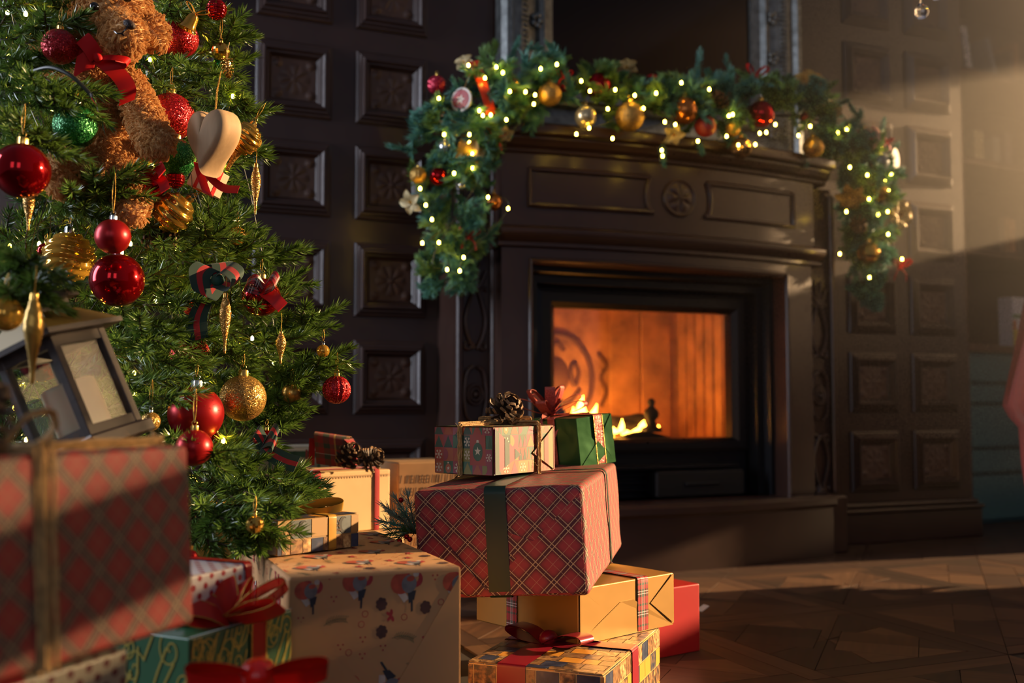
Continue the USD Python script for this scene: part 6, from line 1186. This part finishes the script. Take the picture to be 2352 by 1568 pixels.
while nsp < 285:
    i = int(rng.integers(0, 200)); r = pxl(rad[i], 2.7); T = unit(path[min(i + 1, 199)] - path[max(i - 1, 0)])
    o = rng.normal(size=3); o -= T * (o @ T) * 0.6; o = unit(o)
    hang = i < 70 or i > 140
    if o @ WN < -0.5: continue
    if not hang and o[2] < -0.35 and rng.random() < 0.8: continue
    l = r * rng.uniform(1.05, 1.75); d = unit(o + T * rng.uniform(-0.6, 0.6) + (np.array([0, 0, -0.5]) if hang else np.array([0, 0, 0.15])))
    b = path[i] + o * r * 0.1; c = spline([b, b + d * l * 0.55, b + d * l + np.array([0, 0, -0.15 * l])], 6)
    cs = [c] + [spline([c[2], c[2] + unit(d + s_ * unit(np.cross(d, rng.normal(size=3))) * 0.8) * l * 0.5, c[2] + unit(d + s_ * unit(np.cross(d, rng.normal(size=3))) * 0.7) * l * 0.7], 4) for s_ in (1, -1)]
    obj('sprig', join([needles(q, 1300, 0.028, 0.0034, rng, (0.4, 0.9)) for q in cs] + [tube(c, 0.0015, 3, caps=False)]), PINE2 if rng.random() < 0.3 else PINE, gar, smooth=False); nsp += 1
for bx_, by_, tx_, ty_, o_ in ((1250, 170, 1270, 105, 0.22), (1170, 150, 1190, 90, 0.2), (1600, 190, 1608, 115, 0.2), (1680, 200, 1668, 130, 0.2), (960, 350, 895, 335, 0.24), (980, 480, 930, 470, 0.24), (2020, 330, 2030, 275, 0.18), (2040, 360, 2062, 330, 0.18), (1520, 330, 1525, 375, 0.32), (1605, 320, 1612, 350, 0.32), (1840, 350, 1850, 378, 0.27), (2000, 690, 1950, 665, 0.17), (2005, 650, 2022, 700, 0.17)):
    c = spline([wall_at(bx_, by_, o_), wall_at((bx_ + tx_) / 2, (by_ + ty_) / 2, o_ + 0.01), wall_at(tx_, ty_, o_)], 6); obj('sprig', join([needles(c, 1500, 0.024, 0.0026, rng, (0.35, 0.8))]), PINE, gar, smooth=False)
def depth_of(P): return float((P - CAM) @ FWD)
def GO(name, label, x, y, d, off, mat, shape='ball', cap=CAPG, group=None):
    P_ = wall_at(x, y, off); return ornament(name, label, x, y, d, depth_of(P_), mat, shape, cap, 0.0, group)
COP = shiny('copper_ball', 'a5622c', 0.22); SLV = shiny('silver_ball', 'b9bcc0', 0.14); SGS = plain('champagne_satin', 'b8a57e', 0.26, 0.75); DRM = plain('dark_red_matte', '7e1a1e', 0.5, 0.1); MOS = glitter('brown_mosaic', '8a6a4a', 90.0, 0.7, 0.8, 0.15)
for a in [('bauble', 'gold glitter ball at the left end of the mantel garland', 1263, 217, 55, 0.36, GOGL), ('bauble', 'small satin red ball right of the left gold glitter ball', 1299, 205, 28, 0.34, RMT), ('bauble', 'large dark red mirror ball on the left half of the garland', 1375, 198, 62, 0.33, RSH), ('bauble', 'champagne satin ball hanging low on the left half of the garland', 1345, 268, 50, 0.38, SGS), ('bauble', 'largest gold glitter ball in the middle of the garland', 1447, 268, 68, 0.38, GOGL), ('bauble', 'copper shiny ball in the middle of the garland', 1572, 254, 62, 0.37, COP), ('bauble', 'dull dark red ball right under the copper ball', 1620, 290, 50, 0.37, DRM), ('bauble', 'bright red mirror ball on the right half of the garland', 1748, 262, 62, 0.36, RSH), ('bauble', 'gold satin ball hanging at the right corner of the mantel', 1868, 338, 50, 0.31, GOS), ('bauble', 'brown mosaic ball hanging under the garland', 1702, 340, 50, 0.36, MOS), ('bauble', 'small red mirror ball between sprigs at the right corner', 1850, 271, 26, 0.32, RSH), ('bauble', 'red mirror ball on the right drop of the garland', 1984, 316, 42, 0.25, RSH), ('bauble', 'gold mirror tiled ball low on the right drop', 1995, 581, 52, 0.24, plain('gold_mirror_tiles', 'c79a44', 0.08, 0.95), 'mirror'), ('bauble', 'shiny gold ball in the middle of the right drop', 2015, 443, 48, 0.25, GOM), ('bauble', 'dull blue grey ball on the right drop', 2020, 371, 44, 0.24, plain('blue_grey_ball', '6d7478', 0.4, 0.3)), ('bauble', 'red mirror ball in the middle of the left drop', 1006, 405, 42, 0.30, RSH), ('bauble', 'silver mirror ball on the left drop', 1022, 338, 32, 0.30, SLV), ('bauble', 'copper ball at the right side of the left drop', 1133, 464, 40, 0.28, COP), ('bauble', 'red bead covered ball at the top left of the garland', 1003, 195, 44, 0.27, glitter('red_bead', 'b0203a', 220.0, 0.7, 0.5, 0.2)), ('bauble', 'gold ball with ridges in the left drop under the flower', 960, 402, 38, 0.30, GOGL, 'ribbed'), ('bauble', 'small silver ball under the left gold flower', 1061, 424, 22, 0.31, SLV), ('bauble', 'small gold ball near the left corner of the garland', 1177, 195, 34, 0.33, GOM), ('bauble', 'small dark red ball deep in the right drop', 2022, 478, 26, 0.23, RSH), ('bauble', 'small gold glitter ball right of the dull dark red ball', 1683, 297, 34, 0.36, GOGL)]: GO(*a)
# discs, bows, flowers, cones
WHT = plain('white_wood', 'cfc8bf', 0.6); RDW = plain('red_wood', '8f1c22', 0.5)
def disc(label, x, y, w, h, off, rot, face):
    P_ = wall_at(x, y, off); dp = depth_of(P_); r = pxl(h, dp) / 2; t = thing('wooden_disc', label, 'ornament', P_, rot)
    c = 0.006; obj('disc', mv(lathe([(0, -c / 2), (r * 0.96, -c / 2), (r, -c / 3), (r, c / 3), (r * 0.96, c / 2), (0, c / 2)], 36), (0, 0, 0), rotx(math.pi / 2)), WHT, t, smooth=30)
    if face: obj('red_face', mv(lathe([(r * 0.82, 0.0), (r * 0.80, 0.001), (0, 0.0012)], 36), (0, -c / 2, 0), rotx(math.pi / 2)), RDW, t, smooth=30); obj('star', mv(poly(star(0, 0, r * 0.42), 0.002), (0, -c / 2, 0), rotx(math.pi / 2)), WHT, t, smooth=False)
    obj('cord', tube([(0, 0, r), (0, 0.004, r + 0.02), (0, 0.01, r + 0.04)], 0.0008, 5), JUTE, t)
disc('red wooden disc with a white star on the left of the garland', 1060, 229, 45, 56, 0.33, rotz(-0.55) @ roty(0.3), True); disc('plain white wooden disc with red rim on the right drop', 2056, 365, 26, 50, 0.22, rotz(0.9) @ roty(-0.25), False)
cr = thing('crescent_ornament', 'white and peach crescent ornament at the top of the right drop', 'ornament', wall_at(2008, 316, 0.27)); dp = depth_of(wall_at(2008, 316, 0.27)); k = pxl(1, dp)
obj('crescent', tube([(k * 16 * math.cos(a) - k * 8, 0, k * 26 * math.sin(a)) for a in np.linspace(-1.35, 1.35, 16)], k * 7 * np.sin(np.linspace(0.12, 3.02, 16)) + k, 10), plain('peach_porcelain', 'd9a58c', 0.3), cr); obj('cord', tube([(0, 0, k * 24), (0, 0.005, k * 40)], 0.0008, 5), JUTE, cr)
def wbow(label, x, y, off, s, mat, tails=True):
    P_ = wall_at(x, y, off); t = thing('ribbon_bow', label, 'bow', P_, WROT); k = s
    for sg in (1, -1):
        ribbon('bow_loop', loop((0, 0, 0), (sg, -0.3, 0.25), (0, -0.4, 1), 0.045 * k, 0.028 * k), unit((0, 0.9, 0.5)), 0.016 * k, mat, t)
        if tails: ribbon('ribbon_tail', spline([(0, -0.002, 0), (sg * 0.022 * k, -0.012 * k, -0.02 * k), (sg * 0.03 * k, -0.006 * k, -0.05 * k)], 12), unit((0.8, 0.5, 0.2)), 0.015 * k, mat, t)
    obj('knot', mv(sphere(1, 14, 10), (0, -0.004, 0), None, (0.008 * k, 0.008 * k, 0.007 * k)), mat, t, smooth=True)
wbow('bright red bow on top of the garland under the mirror frame', 1733, 175, 0.27, 0.9, RSB); wbow('red and white bow on the inner edge of the left drop', 1132, 318, 0.32, 0.75, RSB); wbow('red and white bow at the outer edge of the right drop', 2064, 615, 0.22, 0.9, RSB); wbow('small red bow near the bottom of the left drop', 1075, 545, 0.29, 0.7, plain('dull_red_bow', '8a1a20', 0.5)); wbow('small red bow at the left gold glitter ball', 1293, 178, 0.33, 0.6, RSB); wbow('small red bow at the top of the right drop', 2035, 328, 0.23, 0.5, RSB)
t = thing('ribbon', 'long orange red ribbon woven through the left corner of the garland', 'ribbon', (0, 0, 0)); ORR = plain('orange_red_ribbon', 'b5300f', 0.35)
ribbon('ribbon', spline([wall_at(1088, 140, 0.30), wall_at(1105, 185, 0.34), wall_at(1122, 235, 0.35), wall_at(1128, 262, 0.34)], 24), unit(WX + np.array([0, 0, 0.3])), 0.030, ORR, t)
t = thing('ribbon', 'orange ribbon end among lights in the middle of the garland', 'ribbon', (0, 0, 0)); ribbon('ribbon', spline([wall_at(1450, 195, 0.33), wall_at(1462, 215, 0.35), wall_at(1472, 235, 0.35)], 12), unit(WX + np.array([0, 0, -0.4])), 0.024, ORR, t)
t = thing('ribbon', 'red ribbon end standing up right of the middle of the garland', 'ribbon', (0, 0, 0)); ribbon('ribbon', spline([wall_at(1490, 172, 0.3), wall_at(1505, 178, 0.32), wall_at(1510, 205, 0.33)], 12), unit(WX + np.array([0, 0, 0.5])), 0.018, RSB, t)
GFL = glitter('gold_fabric_petal', 'a5854a', 1100.0, 0.5, 0.45, 0.45); GFL2 = glitter('pale_gold_petal', 'bda87a', 1100.0, 0.5, 0.3, 0.5)
def flower(label, x, y, off, size, n, mat, tilt, centre=True):
    P_ = wall_at(x, y, off); dp = depth_of(P_); R = pxl(size, dp) / 2; t = thing('artificial_flower', label, 'flower', P_, frame_z(tilt))
    for k in range(n):
        a = 2 * math.pi * k / n + 0.2; lay = 0.25 if k % 2 else 0.0; us = np.linspace(0, 1, 9); w = R * 0.34 * np.sin(math.pi * (0.12 + 0.88 * us)) ** 0.8; v = []
        for u, ww in zip(us, w):
            for s_ in (-1, -0.35, 0.35, 1): v.append((u * R, s_ * ww, R * (0.12 + lay * 0.4 + 0.22 * math.sin(u * 2.4) - 0.15 * u * u) + 0.10 * R * abs(s_) ** 2))
        f = quads([(i * 4 + j, (i + 1) * 4 + j, (i + 1) * 4 + j + 1, i * 4 + j + 1) for i in range(8) for j in range(3)]); v = np.array(v)
        obj('petal', join([mv((v, f), (0, 0, 0), rotz(a)), mv((v - [0, 0, 0.0008], f[:, ::-1]), (0, 0, 0), rotz(a))]), mat, t, smooth=True)
    if centre: obj('stamens', [mv(sphere(R * 0.06, 8, 6), (R * 0.11 * math.cos(q), R * 0.11 * math.sin(q), R * 0.28)) for q in np.linspace(0, 6.28, 8)[:-1]], GOM, t, smooth=True, kind='stuff')
toward = unit(CAM - wall_at(1500, 300, 0.3))
flower('large gold glitter flower on the left drop', 1075, 360, 0.32, 90, 8, GFL, toward + [0.2, 0, -0.1]); flower('gold glitter flower lying on the right corner of the garland', 1857, 196, 0.25, 82, 7, glitter('bright_gold_petal', 'c09040', 1100.0, 0.5, 0.6, 0.4), toward + [0.1, 0, 0.9]); flower('gold flower hanging upside down on the right drop', 1955, 445, 0.24, 76, 6, GFL, toward + [-0.2, 0, -0.9]); flower('cream gold hydrangea at the outer edge of the right drop', 2062, 492, 0.22, 72, 14, GFL2, toward + [0.5, 0, 0.1]); flower('pale gold leaf cluster at the outer edge of the left drop', 948, 462, 0.29, 64, 5, GFL2, toward + [-0.5, 0, -0.3]); flower('pale gold fabric flower at the left top of the garland', 1068, 148, 0.26, 50, 6, GFL2, toward + [-0.2, 0, 0.7]); flower('gold twig flower hanging under the copper ball', 1548, 306, 0.36, 54, 5, GFL2, toward + [0, 0, -0.5]); flower('tan gold leaf spray above the largest gold ball', 1440, 160, 0.29, 56, 6, GFL, toward + [0, 0, 0.6]); flower('half round gold mesh flower on the right corner of the garland', 1905, 258, 0.25, 60, 10, GFL, toward + [0.2, 0, 0.8]); flower('small gold leaf hanging beside the left red and white bow', 1160, 305, 0.33, 44, 5, GFL2, toward + [0.2, 0, -0.6])
for lb, x, y, o_, ax in (('brown pine cone in the garland under the bright red bow', 1768, 215, 0.28, (0.3, -0.4, 0.6)), ('brown pine cone in the middle right of the garland', 1650, 232, 0.32, (-0.4, -0.6, 0.3)), ('brown pine cone in the upper left drop of the garland', 1030, 268, 0.29, (-0.3, -0.7, -0.3)), ('brown pine cone in the lower right drop', 1972, 515, 0.23, (0.1, -0.7, -0.5))):
    c = thing('pine_cone', lb, 'pine cone', wall_at(x, y, o_)); R_ = frame_z(ax); a_, b_ = pine_cone(0.055, 0.026, 54, int(x), 0.8); obj('cone', mv(a_, -R_[:, 2] * 0.02, R_), CONE, c, smooth=False); obj('scale_tips', mv(b_, -R_[:, 2] * 0.02, R_), CONET, c, smooth=False, kind='stuff')
LED = [(1076, 150), (1140, 154), (1114, 179), (1008, 226), (1171, 210), (1207, 211), (1229, 218), (1226, 239), (1101, 254), (1109, 265), (1127, 264), (1163, 275), (1020, 309), (1078, 309), (1078, 328), (1085, 353), (1086, 386), (1043, 398), (1155, 167), (965, 433), (978, 471), (992, 504), (970, 558), (1121, 453), (1167, 479), (1065, 591), (1056, 622), (1027, 619), (1008, 557),
       (1279, 148), (1242, 158), (1335, 186), (1355, 209), (1413, 206), (1458, 219), (1507, 214), (1396, 250), (1478, 249), (1353, 294), (1324, 308), (1407, 318), (1527, 280), (1551, 286), (1520, 345), (1522, 358), (1565, 190), (1629, 205), (1683, 263), (1674, 266), (1669, 313), (1603, 324), (1696, 333), (1735, 332), (1745, 306), (1760, 304), (1781, 286), (1834, 311), (1861, 290),
       (1924, 305), (1945, 297), (2026, 342), (1952, 384), (1992, 402), (2047, 401), (2034, 412), (2041, 439), (1996, 457), (1944, 486), (2017, 493), (2039, 486), (2040, 538), (1929, 583), (2072, 595), (1997, 637)]
def led_off(x, y): return float(np.interp(x, [940, 1050, 1170, 1300, 1550, 1750, 1880, 1950, 2080], [0.32, 0.345, 0.37, 0.395, 0.41, 0.395, 0.36, 0.285, 0.25]))
string_lights('garland_lights', 'warm white string lights wound through the mantel garland', [wall_at(x, y, led_off(x, y)) for x, y in LED], r=0.0032)
# snowy fir pick with a red berry, leaning on the plaid box
sp = thing('fir_pick', 'snow dusted fir pick with a red berry between the kraft and plaid gifts', 'fir sprig', (0, 0, 0))
SNOW = needle_mat('snowy_needle', '6e7a66', 'c9ccc0', 0.6, 0.2); b0 = at(955, 1225, 1.62)
for k, (x, y, d, m_) in enumerate([(880, 1160, 1.66, SNOW), (905, 1140, 1.67, SNOW), (935, 1135, 1.66, SNOW), (870, 1195, 1.66, PINE), (890, 1215, 1.63, PINE), (920, 1170, 1.62, PINE), (900, 1180, 1.64, SNOW), (885, 1228, 1.60, NEEDLE2), (915, 1235, 1.58, NEEDLE2)]):
    c = spline([b0, (b0 + at(x, y, d)) / 2 + [0, 0, 0.004], at(x, y, d)], 6); st_ = obj('twig', tube(c, 0.0012, 4), STEM, sp); obj('needles', needles(c, 1500, 0.02, 0.0014, rng), m_, st_, smooth=False, kind='stuff')
for x, y in ((921, 1148), (934, 1232), (918, 1243), (941, 1238)): obj('berry', mv(sphere(0.0042, 14, 10), at(x, y, 1.60 if y < 1200 else 1.56)), RSH, sp, smooth=True)
# ---------------------------------------------------------------- sunlit haze in the air near the windows at the right
hz = thing('haze', 'thin sunlit haze in the air in front of the bookcase at the right', 'haze', WORG, WROT, kind='stuff')
HAZE = material('haze_air', {'t': ('texture_coordinate', {}), 's': ('separate_xyz', {}), 'm': ('map_range', dict(range_type='smoothstep', from_min=1.2, from_max=3.6, to_min=0.0, to_max=1.0, clamp=True)), 'z': ('map_range', dict(range_type='smoothstep', from_min=0.15, from_max=1.5, to_min=0.0, to_max=1.0, clamp=True)), 'k': ('math', dict(math_type='multiply')), 'd': ('math', dict(math_type='multiply', value2=0.30)), 'v': ('principled_volume', dict(color=(1.0, 0.93, 0.86), anisotropy=0.55))},
    [('t.object', 's.vector'), ('s.x', 'm.value'), ('s.z', 'z.value'), ('m.result', 'k.value1'), ('z.result', 'k.value2'), ('k.value', 'd.value1'), ('d.value', 'v.density')], None, 'v.volume')
obj('air', S(1.2, 4.55, 0.02, 2.1, 0.02, 2.9), HAZE, hz, smooth=False, kind='stuff')
